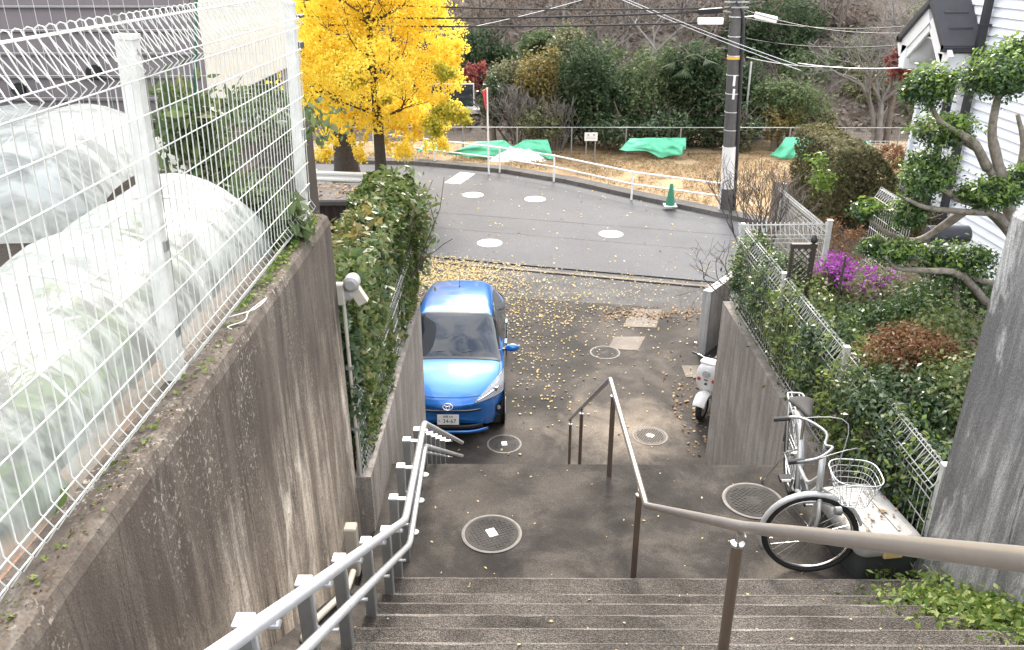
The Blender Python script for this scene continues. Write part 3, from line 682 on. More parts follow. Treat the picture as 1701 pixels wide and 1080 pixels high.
# wheel arches and wheels
for s in(-1,1):
    for yy in(.72,3.27):
        arc=MB().lathe([(.33,0),(.345,.012),(.27,.014),(.26,.006)],(0,0,0),28,'x'); ao=arc.obj('wheel_arch',M['black'],car,smooth='auto'); ao.location=(s*.835,yy,.31)
        if s<0: ao.rotation_euler=(0,0,math.pi)
        wl=MB().lathe([(.18,-.09),(.275,-.095),(.297,-.07),(.30,0),(.297,.07),(.275,.095),(.19,.09)],(0,0,0),28,'x').obj('wheel',M['rubber'],car,smooth='auto'); wl.location=(s*.765,yy,.30)
        rm=MB().lathe([(.19,-.05),(.185,.085),(.17,.075),(.05,.06),(.03,.085)],(0,0,0),28,'x')
        for q in range(5):
            a=q*2*math.pi/5; rm.bar((.088,.04*math.cos(a),.04*math.sin(a)),(.088,.175*math.cos(a),.175*math.sin(a)),.045,.02,(1,0,0))
        ro=rm.obj('rim',M['galv'],wl,smooth='auto')
        if s<0: ro.rotation_euler=(0,0,math.pi)
# glass
ws=patch(.985,1.80,.60,1,16,14,.006,both=True).obj('windscreen',M['carglass'],car,smooth=True)
patch(1.80,1.84,.64,1,2,12,.007,both=True).obj('windscreen_seal',M['black'],car,smooth=True)
patch(.95,.99,.62,1,2,12,.008,both=True).obj('cowl',M['black'],car,smooth=True)
for s in(-1,1):
    patch(1.32,2.28,lambda a:.475,lambda a:.475+.20*min(1,.15+a*1.6),14,6,.005,s).obj('side_window',M['carglass'],car,smooth=True)
    patch(2.34,3.05,lambda a:.475,lambda a:.675,10,6,.005,s).obj('side_window',M['carglass'],car,smooth=True)
    patch(3.08,3.45,lambda a:.475+.09*a,lambda a:.67-.02*a,6,5,.005,s).obj('quarter_window',M['carglass'],car,smooth=True)
    patch(1.28,3.5,.462,.474,16,1,.006,s).obj('window_trim',M['black'],car,smooth=True)
    patch(2.300,2.318,.18,.68,1,10,.006,s).obj('door_pillar',M['black'],car,smooth=True)
    patch(.975,1.75,.585,.60,10,1,.0055,s).obj('pillar_trim',M['black'],car,smooth=True)
    for u in(1.30,3.12): patch(u,u+.012,.12,.455,1,8,.0035,s).obj('door_seam',M['black'],car,smooth=True)
    for u in(2.05,2.85):
        p=car_pt(u,.39); MB().box(-.012,.03,-.09,.09,-.016,.016,.008).obj('door_handle',M['blue'],car).location=(s*(p.x+.0),p.y,p.z)
    # headlamp: long triangular, sweeping back
    P=[]
    for i in range(15):
        q=i/14; x=.40+.42*q; zl=.655-.05*q**2+.03*q; zu=.668+.20*q**.9-.03*q**4; r_=[]
        for j in range(7):
            z=zl+(zu-zl)*j/6; hit=bvh.ray_cast(Vector((s*x,-2,z)),Vector((0,1,0)))
            p=hit[0] if hit[0] is not None else Vector((s*x,.5,z)); n_=hit[1] if hit[0] is not None else Vector((0,-1,0))
            if n_.y>0: n_=-n_
            r_.append(p+n_*.010)
        P.append(r_)
    hd=MB().grid(P).obj('headlight',M['lens'],car,smooth=True)
    MB().tube([r_[0] for r_ in P]+[P[-1][k] for k in range(1,7)]+[r_[-1] for r_ in reversed(P[:-1])],.006,5,closed=True).obj('lamp_frame',M['galv_d'],hd,smooth=True)
    p=P[10][3]; MB().lathe([(.0,-.02),(.035,-.016),(.042,.0),(.03,.012),(.004,.014)],(p.x,p.y-.004,p.z),18,'y').obj('projector',M['chrome'],hd,smooth='auto')
    MB().tube([P[k][3]+Vector((0,-.006,0)) for k in range(1,13)],.010,6).obj('lamp_bezel',M['chrome'],hd,smooth=True)
    f=patch(.10,.24,.17,.285,5,5,.008,s).obj('fog_lamp_recess',M['black'],car,smooth=True)
    p=car_pt(.16,.23); MB().lathe([(.032,-.015),(.03,.004),(.004,.008)],(s*p.x,p.y-.028,p.z),14,'y').obj('fog_lamp',M['lens'],f,smooth='auto')
    # tail lamps
    patch(3.72,3.94,.36,.52,5,5,.008,s).obj('tail_light',M['red'],car,smooth=True)
    # mirrors
    mr=MB(); c=Vector((s*.965,1.42,.955)); Pm=[]
    for i in range(9):
        a=math.pi*i/8; r_=math.sin(a); Pm.append([(c.x-math.cos(a)*.12, c.y+.075*r_*math.cos(b)*1.0, c.z+.075*r_*math.sin(b)*(1 if math.sin(b)>0 else .8)) for b in [2*math.pi*k/12 for k in range(13)]])
    mr.grid(Pm); mo=mr.obj('door_mirror',M['blue'],car,smooth=True); weld(mo)
    MB().bar((s*.80,1.42,.93),(s*.88,1.42,.935),.05,.03).obj('mirror_arm',M['black'],mo)
# bonnet shut lines
for s in(-1,1): patch(.42,.97,.615,.624,10,1,.0035,s).obj('bonnet_seam',M['black'],car,smooth=True)
patch(.10,.11,.62,1,1,12,.0035,both=True).obj('bonnet_seam',M['black'],car,smooth=True)
# front fascia: slot grille, lower intake, lip, plate, emblem
def fascia(name,mat,z0,z1,xw,n=14,proud=.012,bulge=.0):
    m=MB(); P=[]
    for i in range(n+1):
        x=-xw+2*xw*i/n; yb=fy(abs(x)); P.append([(x,yb-proud,z0),(x,yb-proud-bulge,(z0+z1)/2),(x,yb-proud,z1)])
    m.grid(P); o=m.obj(name,mat,car,smooth=True); solid(o,.02,0); return o
def fy(x):
    return -.04+.02*(x/.5)**2+.30*max(0,(x-.25)/.6)**2
fascia('upper_grille',M['black'],.575,.605,.50)
fascia('lower_intake',M['black'],.27,.345,.52)
fascia('bumper_lip',M['blue'],.215,.262,.60,16,.03,.012)
pl=MB().box(-.165,.165,-.006,.006,-.0825,.0825,.004).obj('number_plate',M['white'],car); pl.location=(0,-.068,.455); pl.rotation_euler=(math.radians(-8),0,0)
M['ink']=simple('plate_green_ink',(.012,.03,.022),.6)
def text(s_,size,mat,parent,loc,rot=(math.pi/2,0,0),ext=.002,name='lettering',sx=1):
    cu=bpy.data.curves.new('t','FONT'); cu.body=s_; cu.size=size; cu.extrude=ext; cu.align_x='CENTER'; cu.align_y='CENTER'; cu.resolution_u=3
    o=bpy.data.objects.new('t',cu); COL.objects.link(o); dg=bpy.context.evaluated_depsgraph_get(); me=bpy.data.meshes.new_from_object(o.evaluated_get(dg)); bpy.data.objects.remove(o)
    me.materials.clear(); me.materials.append(mat); q=link(name,me,parent); q.location=loc; q.rotation_euler=rot; q.scale=(sx,1,1); return q
text('34-67',.092,M['ink'],pl,(.022,-.008,-.025),ext=.001,sx=.95); text('相模 530',.04,M['ink'],pl,(0,-.008,.048),ext=.001); text('ろ',.035,M['ink'],pl,(-.135,-.008,-.02),ext=.001)
em=MB()
def ell(a,b,cx,cz,r,n=28): em.tube([(cx+a*math.cos(2*math.pi*k/n),-.0+.0,cz+b*math.sin(2*math.pi*k/n)) for k in range(n)],r,6,closed=True)
ell(.072,.050,0,0,.008); ell(.026,.047,0,0,.006); ell(.052,.019,0,.026,.006)
eo=em.obj('emblem',M['chrome'],car,smooth=True); eo.location=(0,-.052,.665); eo.rotation_euler=(math.radians(-35),0,0)
# wipers, aerial, wiper arm line
for x0,x1,yy in((-.50,.12,1.055),(.0,.58,1.06)):
    a=car_pt(1.06,1); MB().tube([(x0,1.02+.18*(x0/.7)**2,.985+.03),(x0*.5+x1*.5,1.07+.12*((x0+x1)/1.4)**2,1.05),(x1,1.10+.2*(x1/.7)**2,1.045)],.011,6).obj('wiper',M['black'],car)
MB().tube([(.0,3.05,1.39),(.0,3.12,1.56)],[.006,.003],6).tube([(0,3.03,1.385),(0,3.06,1.41)],.014,8).obj('aerial',M['black'],car)
# seats and dashboard behind the glass
MB().box(-.62,.62,1.15,1.35,.70,.90,.05).obj('dashboard',M['black'],car)
for s in(-1,1):
    MB().box(s*.34-.22,s*.34+.22,2.0,2.16,.5,1.12,.05).box(s*.34-.12,s*.34+.12,2.05,2.13,1.13,1.28,.04).obj('seat',M['box_dark'],car)
MB().tube([(.34+.17*math.cos(a),1.42+.05*math.sin(a),.92+.16*math.sin(a)) for a in [2*math.pi*k/20 for k in range(20)]],.014,6,closed=True).obj('steering_wheel',M['black'],car)
# ================================================================= white scooter
sc=thing('motor_scooter','white retro scooter parked nose out behind the driveway wall','scooter',(3.0,11.72,G+.005),math.radians(-32))
def wheel_y(m,c,r,tr,n=24):   # wheel standing in the y-z plane
    m.tube([(c[0],c[1]+(r-tr)*math.cos(2*math.pi*k/n),c[2]+(r-tr)*math.sin(2*math.pi*k/n)) for k in range(n)],tr,8,closed=True)
for yy in(.0,1.2):
    m=MB(); wheel_y(m,(0,yy,.22),.22,.05); wo=m.obj('wheel',M['rubber'],sc,smooth=True)
    m=MB().lathe([(.135,-.03),(.145,0),(.135,.03)],(0,yy,.22),24,'x').lathe([(.05,-.05),(.05,.05)],(0,yy,.22),12,'x')
    for q in range(5):
        a=q*2*math.pi/5; m.bar((0,yy+.04*math.cos(a),.22+.04*math.sin(a)),(0,yy+.13*math.cos(a),.22+.13*math.sin(a)),.03,.03,(1,0,0))
    m.obj('rim',M['galv'],wo,smooth='auto')
def shell(rows,name,mat,par,lv=1):
    m=MB(); m.grid(rows); o=m.obj(name,mat,par,smooth=True); solid(o,.012); subsurf(o,lv); return o
rows=[]
for i in range(9):
    a=math.radians(28+i*18); rr=.275
    rows.append([(x,-.0-rr*math.cos(a)*1.05*(1-.15*abs(x)/.1),.23+(rr*math.sin(a)-abs(x)**2*4)) for x in(-.10,-.085,-.05,0,.05,.085,.10)])
shell(rows,'front_fender',M['white'],sc)
rows=[]
for z,wd,y,cv in((.34,.10,.30,.05),(.45,.17,.24,.08),(.6,.20,.20,.10),(.75,.20,.17,.11),(.88,.17,.17,.10),(.95,.12,.19,.08)):
    rows.append([(wd*math.sin(b),y-cv*math.cos(b)-.03,z) for b in [math.radians(-80+20*k) for k in range(9)]])
ap=shell(rows,'front_apron',M['white'],sc)
for s in(-1,1): MB().lathe([(.03,0),(.032,.012),(.006,.02)],(s*.12,.045,.70),12,'y').obj('badge',M['red'],ap)
MB().lathe([(.012,-.03),(.06,-.025),(.065,0),(.055,.02)],(0,.035,.82),20,'y').obj('headlight',M['lens'],sc,smooth='auto')
MB().box(-.03,.03,.03,.06,.70,.715,.003).box(-.02,.02,.03,.06,.62,.645,.003).obj('vent',M['black'],ap)
MB().tube([(0,.16,.25),(0,.22,.95)],.03,10).obj('fork',M['galv'],sc,smooth='auto')
hb=MB().tube(smooth_path([(-.33,.30,1.0),(-.2,.24,1.02),(0,.2,.98),(.2,.24,1.02),(.33,.30,1.0)],4),.012,8).obj('handlebar',M['chrome'],sc,smooth=True)
for s in(-1,1):
    MB().tube([(s*.24,.26,1.015),(s*.35,.31,1.0)],.018,8).obj('grip',M['black'],hb,smooth='auto')
    mi=MB().tube([(s*.2,.24,1.03),(s*.27,.2,1.16)],.006,6).obj('mirror_stem',M['chrome'],sc); MB().lathe([(.01,-.012),(.05,-.008),(.052,.008),(.01,.012)],(s*.28,.2,1.19),16,'y').obj('mirror',M['chrome'],mi,smooth='auto')
MB().box(-.16,.16,.1,.26,.90,1.02,.05).obj('instrument_cowl',M['white'],sc)
MB().box(-.15,.15,.25,.75,.26,.32,.03).obj('footboard',M['black'],sc)
rows=[]
for y,wd,z0,z1 in((.70,.10,.28,.60),(.85,.17,.28,.68),(1.1,.19,.30,.70),(1.35,.16,.38,.70),(1.55,.08,.50,.68)):
    rows.append([(-wd*.8,y,z0),(-wd,y,(z0+z1)/2),(-wd*.75,y,z1),(0,y,z1+.02),(wd*.75,y,z1),(wd,y,(z0+z1)/2),(wd*.8,y,z0)])
shell(rows,'rear_body',M['white'],sc)
MB().box(-.14,.14,.68,1.4,.71,.80,.04).obj('seat',M['darkbrown'],sc)
MB().tube([(-.12,1.35,.78),(-.12,1.7,.80),(.12,1.7,.80),(.12,1.35,.78)],.01,6).obj('rear_rack',M['chrome'],sc)
# ================================================================= bicycle
bk=thing('bicycle','silver city bicycle with wire basket, its front wheel turned sideways on the landing','bicycle',(2.09,4.80,0.002),0)
M['bikewhite']=simple('silver_white_frame',(.46,.46,.45),.35,.3,.06,5)
# frame axis from the head tube back to the rear wheel; steering turned so the wheel faces the camera
HEAD0=Vector((.02,.02,.64)); HEAD1=Vector((.03,.08,.93)); RH=Vector((.20,1.06,.33)); BB=Vector((.11,.62,.27)); ST=Vector((.15,.80,.62))
def wheel(c,axis,r,name):
    axis=Vector(axis).normalized(); u=axis.orthogonal().normalized(); v=axis.cross(u); n=40
    ring=lambda rr:[c+u*rr*math.cos(2*math.pi*k/n)+v*rr*math.sin(2*math.pi*k/n) for k in range(n)]
    w_=MB().tube(ring(r-.018),.0185,8,closed=True).obj(name,M['rubber'],bk,smooth=True)
    MB().tube(ring(r-.045),.011,6,closed=True).obj('rim',M['chrome'],w_,smooth=True)
    sp=MB()
    for k in range(32):
        a=2*math.pi*k/32; q=c+u*(r-.05)*math.cos(a)+v*(r-.05)*math.sin(a); b=a+(.9 if k%2 else -.9); h=c+u*.03*math.cos(b)+v*.03*math.sin(b)+axis*(.03 if k%4<2 else -.03); sp.tube([h,q],.0016,4,cap=False)
    sp.obj('spokes',M['chrome'],w_,stuff=True)
    MB().tube([c-axis*.05,c+axis*.05],.022,10).tube([c-axis*.075,c+axis*.075],.007,8).obj('hub',M['chrome'],w_,smooth='auto'); return w_
FA=Vector((.10,1,.02)).normalized()   # axle of turned front wheel
FH_=Vector((0,0,.335))
wheel(FH_,FA,.335,'wheel'); wheel(RH,Vector((1,-.16,0)),.335,'wheel')
fd=Vector((1,-.10,0))  # steering forward direction (to the right)
def fender(c,axis,fwd,a0,a1,r,name):
    axis=Vector(axis).normalized(); P=[]
    z_=Vector((0,0,1)); f_=Vector(fwd).normalized()
    for i in range(19):
        a=math.radians(a0+(a1-a0)*i/18); d=f_*math.cos(a)+z_*math.sin(a)
        P.append([c+d*(r+dr)+axis*x for x,dr in((-.028,-.012),(-.018,.004),(0,.010),(.018,.004),(.028,-.012))])
    o=MB().grid(P).obj(name,M['bikewhite'],bk,smooth=True); solid(o,.003); return o
fender(FH_,FA,fd,20,205,.352,'front_mudguard'); fender(RH,Vector((1,-.16,0)),Vector((.16,1,0)),-15,170,.352,'rear_mudguard')
fk=MB()
for s in(-1,1): fk.tube([HEAD0+FA*s*.045,FH_+FA*s*.06+Vector((0.02,0,.2)),FH_+FA*s*.055],[.015,.013,.010],8)
fk.tube([HEAD0+FA*.05,HEAD0-FA*.05],.018,8); fk.obj('fork',M['bikewhite'],bk,smooth=True)
fr=MB().tube([HEAD0+Vector((0,0,-.01)),HEAD1],.022,12)
fr.tube(smooth_path([HEAD0+Vector((0,.02,.06)),Vector((.06,.34,.42)),BB],4),.02,10).tube(smooth_path([HEAD0+Vector((0,.02,.16)),Vector((.07,.36,.53)),ST-Vector((0,0,.2))],4),.016,10)
fr.tube([BB,ST],.017,10)
for s in(-1,1): fr.tube([BB+Vector((s*.03,0,0)),RH+Vector((s*.06,0,0))],.009,8).tube([ST+Vector((s*.02,0,-.08)),RH+Vector((s*.06,0,0))],.008,8)
fr.obj('frame',M['bikewhite'],bk,smooth=True)
# handlebar: turned with the fork, grips swept back (to the left)
HS=HEAD1+Vector((0,0,.10)); hbm=MB().tube([HEAD1,HS],.013,8)
pts=[HS+FA*s_*x-fd*b+Vector((0,0,z)) for s_,x,b,z in((-1,.27,.30,.02),(-1,.26,.12,.05),(-1,.10,-.02,.04),(1,0,0,0),(1,.10,-.02,.04),(1,.26,.12,.05),(1,.27,.30,.02))]
hbm.tube(smooth_path(pts,4),.0115,8); ho=hbm.obj('handlebar',M['galv_d'],bk,smooth=True)
for q,q2 in((pts[0],pts[1]),(pts[-1],pts[-2])): MB().tube([q,q.lerp(q2,.6)],.018,8).obj('grip',M['black'],ho,smooth='auto')
for s in(-1,1): MB().tube(smooth_path([pts[1 if s<0 else 5],HS+fd*.18+FA*s*.16+Vector((0,0,.08)),HEAD0+fd*.06+Vector((0,0,.1))],5),.004,5).obj('brake_cable',M['galv_d'],ho,smooth=True)
# saddle
SP=ST+Vector((.0,.03,.27)); rows=[]
for y,wd,z in((-.15,.02,0),(-.10,.035,.012),(0,.055,.015),(.08,.10,.02),(.13,.11,.025),(.16,.07,.015)):
    rows.append([SP+Vector((wd*math.sin(b)+.16*y*.3,y,z+.03*math.cos(b)-.02)) for b in [math.radians(-95+19*k) for k in range(11)]])
sa=MB().grid(rows).obj('saddle',simple('worn_black_vinyl',(.02,.018,.017),.75),bk,smooth=True); solid(sa,.03,-1); subsurf(sa,1)
MB().tube([ST-Vector((0,0,.05)),SP],.012,8).obj('seat_post',M['chrome'],bk,smooth='auto')
# rear rack
rk=MB(); c=RH+Vector((0,.02,.42)); a_=Vector((.14,1,.10)).normalized(); b_=Vector((1,-.14,0)).normalized()
rk.tube(fillet([c-b_*.06-a_*.22,c-b_*.065+a_*.22,c+b_*.065+a_*.22,c+b_*.06-a_*.22],.04),.007,8)
for s in(-.03,.03): rk.tube([c+b_*s-a_*.2,c+b_*s+a_*.2],.005,6)
for s in(-.15,0,.15): rk.tube([c-b_*.062+a_*s,c+b_*.062+a_*s],.005,6)
for s in(-1,1): rk.tube([c+b_*s*.062+a_*.1,RH+Vector((s*.06,0,0))],.006,6)
rk.obj('rear_rack',M['bikewhite'],bk,smooth=True)
# crank, pedals, chain guard, light, bell, stand
MB().lathe([(.09,-.008),(.092,0),(.09,.008)],BB+Vector((.05,0,0)),24,'x').obj('chainring',M['galv_d'],bk,smooth='auto')
MB().tube([BB+Vector((.07,0,0)),BB+Vector((.08,.05,-.15))],.01,6).tube([BB-Vector((.06,0,0)),BB+Vector((-.07,-.05,.15))],.01,6).obj('crank',M['chrome'],bk,smooth='auto')
for q in(BB+Vector((.13,.05,-.15)),BB+Vector((-.13,-.05,.15))):
    p=MB().obox(q,(.045,0,0),(0,.03,.008),(0,-.004,.014)).obj('pedal',M['black'],bk)
    for yy in(-.033,.033): MB().obox(q+Vector((0,yy,0)),(.035,0,0),(0,.004,0),(0,0,.009)).obj('reflector',M['white'],p)
MB().lathe([(.01,0),(.03,.01),(.032,.05),(.02,.055)],FH_+fd*.1+FA*-.09+Vector((0,0,.28)),14,'x').obj('front_lamp',M['galv_d'],bk,smooth='auto')
MB().tube([RH+Vector((-.05,0,-.0)),RH+Vector((-.2,.06,-.325))],.01,6).obj('kickstand',M['chrome'],bk)
# wire basket in front of the handlebar (steering forward = right)
bs=MB(); bc=HEAD0+fd*.22+Vector((0,0,.10)); y_=FA
def bring(z,lw,ww): return [bc+fd*(lw*math.copysign(abs(math.cos(a))**.6,math.cos(a)))+y_*(ww*math.copysign(abs(math.sin(a))**.6,math.sin(a)))+Vector((0,0,z)) for a in [2*math.pi*k/28 for k in range(28)]]
R0=bring(-.09,.10,.11);R1=bring(.12,.165,.16)
bs.tube(R1,.0045,6,closed=True); bs.tube(R0,.003,5,closed=True)
for zf in(.2,.4,.6,.8): bs.tube([a.lerp(b,zf) for a,b in zip(R0,R1)],.0018,5,closed=True)
for a,b in zip(R0,R1): bs.tube([a,b],.0018,5,cap=False)
for k in range(0,14,2): bs.tube([R0[k],R0[(28-k)%28]],.003,5,cap=False)
for k in range(7,21,2): bs.tube([R0[k],R0[(42-k)%28 if (42-k)%28!=k else k-14]],.003,5,cap=False) if (42-k)%28!=k else None
bs.obj('basket',M['galv'],bk,smooth=True,stuff=True)
MB().bar(HEAD0+Vector((0,0,.08)),bc-fd*.1+Vector((0,0,-.09)),.03,.008).obj('basket_bracket',M['galv_d'],bk)
# ================================================================= storage box
sb=thing('storage_box','pale grey lidded storage box with yellow latch beside the bicycle','storage box',(2.585,5.02,0.002),math.radians(8))
m=MB()
P=[]
def rr(wx,wy,z,r=.07,n=5):
    out=[]
    for cx_,cy_,a0 in((wx-r,wy-r,0),(-wx+r,wy-r,90),(-wx+r,-wy+r,180),(wx-r,-wy+r,270)):
        for k in range(n+1):
            a=math.radians(a0+90*k/n); out.append((cx_+r*math.cos(a),cy_+r*math.sin(a),z))
    return out
def loft(m,rings):
    n=len(rings[0]); m.add([p for r_ in rings for p in r_],[(i*n+k,i*n+(k+1)%n,(i+1)*n+(k+1)%n,(i+1)*n+k) for i in range(len(rings)-1) for k in range(n)]+[tuple(reversed(range(n))),tuple(range((len(rings)-1)*n,len(rings)*n))]); return m
loft(MB(),[rr(.20,.31,0),rr(.21,.32,.05),rr(.225,.335,.27)]).obj('tub',M['box_dark'],sb,smooth='auto')
ld=loft(MB(),[rr(.245,.355,.26),rr(.25,.36,.27),rr(.245,.355,.345),rr(.225,.335,.37),rr(.19,.30,.377),rr(.185,.295,.37)]).obj('lid',M['box_lid'],sb,smooth='auto')
for s in(-1,1):
    MB().box(-.07,.07,s*.362-.014,s*.362+.014,.245,.325,.006).obj('latch',M['latch'],sb)
    MB().bar((s*.10,-.24,.372),(s*.10,.24,.372),.02,.012).obj('lid_rib',M['box_lid'],ld)
gl=np.array([[2.60+NR.normal()*.12,5.05+NR.normal()*.16,.385] for _ in range(26)])
tag(ground_leaves('dried_leaves',gl,.035,L['driedleaf'],5),'few dried leaves lying on the storage box lid','leaves')
# ================================================================= upper-left yard
def filmmat():
    m,nt,b=newmat('plastic_film'); co=coords(nt,kind='World')
    n=noise(nt,coords(nt,(1,2.2,1),'World'),3.0,5,.6,.8)
    b.inputs['Base Color'].default_value=(.72,.75,.73,1); b.inputs['Roughness'].default_value=.18
    t=N(nt,'ShaderNodeBsdfTransparent'); t.inputs[0].default_value=(.92,.95,.93,1)
    tl=N(nt,'ShaderNodeBsdfTranslucent'); tl.inputs[0].default_value=(.66,.70,.67,1)
    m0=N(nt,'ShaderNodeMixShader'); m0.inputs[0].default_value=.5; nt.links.new(b.outputs[0],m0.inputs[1]); nt.links.new(tl.outputs[0],m0.inputs[2])
    ms=N(nt,'ShaderNodeMixShader'); nt.links.new(ramp(nt,n,[(.40,G_(.40)),(.60,G_(.86))]),ms.inputs[0])
    nt.links.new(t.outputs[0],ms.inputs[1]); nt.links.new(m0.outputs[0],ms.inputs[2]); nt.links.new(ms.outputs[0],nt.nodes['Material Output'].inputs[0])
    bump(nt,b,noise(nt,coords(nt,(1,.45,1),'World'),6,5,.6,.8),.4,.03); return m
M['film']=filmmat()
def tunnel(label,a,b,wd,h,vegs,seed):
    a,b=Vector(a),Vector(b); d=b-a; Ln=d.length; d/=Ln; n=Vector((d.y,-d.x,0))
    t=thingw('plastic_tunnel',label,'grow tunnel',a)
    P=[]; nu=40
    for i in range(nu+1):
        u=i/nu; e=min(1,min(u,1-u)*Ln*3.2+.12)**.5; r_=[]
        hoop=.03*math.cos(u*Ln/.55*2*math.pi)
        for j in range(17):
            an=math.pi*j/16; wv=.025*mn.noise(Vector((u*9,j*.5,seed)))+.012*mn.noise(Vector((u*25,j*1.2,seed)))
            r_.append(a+d*(u*Ln)+n*(-math.cos(an)*wd/2*(.75+.25*e)*(1+wv))+Vector((0,0,(h*e+hoop*math.sin(an))*(math.sin(an)**.75)+wv)))
        P.append(r_)
    f=MB().grid(P).obj('film',M['film'],t,smooth=True)
    k=max(3,int(Ln/.55))
    for i in range(1,k):
        u=i/k; MB().tube([a+d*(u*Ln)+n*(-math.cos(an)*wd/2*.97)+Vector((0,0,h*.97*math.sin(an)**.75)) for an in [math.pi*j/14 for j in range(15)]],.006,6).obj('hoop',M['white_plastic'],t,smooth=True)
    return t
Y0=2.43
tunnel('long white plastic grow tunnel close behind the white mesh fence',(-1.98,.7,Y0),(-1.90,4.85,Y0),.98,.53,0,1)
tunnel('wide dome of clear plastic over plants in front of the taupe house',(-7.6,6.0,Y0),(-2.75,6.0,Y0),2.0,.66,0,7)
veg=[(-1.75,1.75,.34),(-2.1,2.3,.3),(-1.7,2.75,.25),(-2.0,3.3,.32),(-1.9,4.0,.42),(-1.62,2.15,.2)]
for i,(x,y,h) in enumerate(veg):
    lb=['nearest leafy vegetable under the long plastic tunnel','second leafy vegetable under the long plastic tunnel','third leafy vegetable under the long tunnel, close to the fence','fourth leafy vegetable under the long plastic tunnel','bright green vegetable under the far end of the long tunnel','small seedling beside the fence near the tunnel'][i]
    t=thingw('vegetable_plant',lb,'vegetable',(x,y,Y0))
    foliage('leaves',[((x,y,Y0+h*.5),(.17,.17,h*.5))],90,.13,L['glossy_y'],t,.3,9,.3,.6,.75,seed=i)
for i,(x,y) in enumerate(((-4.2,5.8),(-5.2,5.8),(-6.2,5.9))):
    t=thingw('vegetable_plant',['right','middle','left'][i]+' dark plant under the wide plastic dome','vegetable',(x,y,Y0)); foliage('leaves',[((x,y,Y0+.3),(.45,.45,.28))],300,.13,L['midgreen'],t,.25,12,.3,.6,.7,seed=20+i)
# brick edging along the fence
ed=thingw('brick_edging','row of terracotta paving bricks laid inside the fence','edging',(-1.55,3.6,Y0))
y=.6; k=0
while y<5.0:
    Lb=.40; o=MB().box(-.075,.075,0,Lb-.012,0,.05+.004*R.random(),.006).obj('brick',M['brick'],ed); o.location=(-1.50+R.uniform(-.008,.008)+1.55,y-3.6,Y0+.002-Y0); o.matrix_parent_inverse=Matrix(); o.rotation_euler=(0,0,R.uniform(-.02,.02)); y+=Lb
tag(MB().box(-1.62,-1.40,.2,5.05,Y0-.02,Y0+.012).obj('board',M['wood']),'weathered timber board lying along the foot of the mesh fence','board') if False else None
# moss and weeds on the wall top, bent white wire
mp=[]
for _ in range(600):
    y=R.choice([R.uniform(3.6,5.15),R.uniform(3.9,5.15),R.uniform(.5,5.15)]); mp.append((R.gauss(-1.30,.022),y,2.562+abs(R.gauss(0,.022))*(1 if y>3.6 else .25)))
tag(ground_leaves('moss',np.array(mp),.024,L['weed'],9,.8),'moss and small weeds along the top of the tall left wall','moss',kind='stuff')
mp=[(R.gauss(-1.285,.035),R.uniform(0,5.2),2.566+R.random()*.006) for _ in range(1500)]
tag(ground_leaves('leaf_debris',np.array(mp),.011,L['soilcrumb'],10,.4),'crumbs of dead leaves on the top of the left wall','debris',kind='stuff')
tag(MB().tube(smooth_path([(-1.31,3.45,2.60),(-1.24,3.6,2.575),(-1.225,3.75,2.57),(-1.26,3.58,2.572),(-1.25,3.48,2.57),(-1.30,3.40,2.575),(-1.27,3.36,2.58)],4),.003,5).obj('wire_offcut',M['fence'],smooth=True),'bent offcut of white wire on the wall top','wire')
# vine on a green garden pole
pb=aty(318,330,5.9); pt_=aty(305,10,5.9)
vp=thingw('climbing_plant','leafy vine climbing a green garden pole behind the fence','vine',(pb.x,pb.y,Y0))
MB().tube([(pb.x,5.9,Y0-.05),(pt_.x+.1,5.9,pt_.z+.1)],.012,8).obj('garden_pole',simple('green_pole',(.02,.09,.05),.4),vp,smooth='auto')
cs=[aty(x,y,5.9+q) for x,y,q in((300,165,0),(325,170,.1),(290,200,-.1),(330,215,.1),(310,240,0),(345,255,.1),(370,290,.1))]
foliage('leaves',[((c.x,c.y,c.z),(.17,.17,.15)) for c in cs],240,.14,L['hedge'],vp,.4,8,.1,.2,.3,seed=31,droop=.8)
foliage('leaves',[((c.x,c.y,c.z-.05),(.16,.16,.17)) for c in cs],560,.13,L['midgreen'],vp,.45,8,.1,.2,.3,seed=32,droop=.8)
for i,(px,py,Y,rx,rz_,mt,n,lb) in enumerate(((425,300,4.75,.26,.26,'midgreen',900,'dark green bushy plant in the yard left of the end post'),(395,330,4.7,.2,.22,'olive',500,'olive green plant at the far end of the plastic tunnel'),(448,300,4.8,.12,.2,'olive',300,'pale green plant beside the far fence post'),(455,260,8.2,.8,.3,'midgreen',700,'low green shrub behind the yard plants'))):
    c=aty(px,py,Y); t=thingw('yard_plant',lb,'plant',(c.x,c.y,Y0)); foliage('leaves',[((c.x,c.y,Y0+rz_*.8),(rx,rx*.8,rz_))],n,.11,L[mt],t,.2,14,.3,.5,.4,seed=40+i)
    MB().tube([(c.x,c.y,Y0-.05),(c.x+.02,c.y,Y0+rz_)],[.015,.008],6).obj('stem',M['bark'],t)
# white lattice gate at the back of the yard
ga=aty(392,188,9.2); gb=aty(486,188,9.2)
lg=thingw('lattice_gate','white slatted gate at the back of the yard under the cream house','gate',((ga.x+gb.x)/2,9.2,Y0))
for z in(Y0+.02,(Y0+ga.z)/2,ga.z): MB().bar((ga.x,9.2,z),(gb.x,9.2,z),.03,.04).obj('gate_rail',M['white'],lg)
nx=16
for i in range(nx+1):
    x=ga.x+(gb.x-ga.x)*i/nx; MB().box(x-.014,x+.014,9.21,9.225,Y0,ga.z+.05).obj('slat',M['white'],lg)
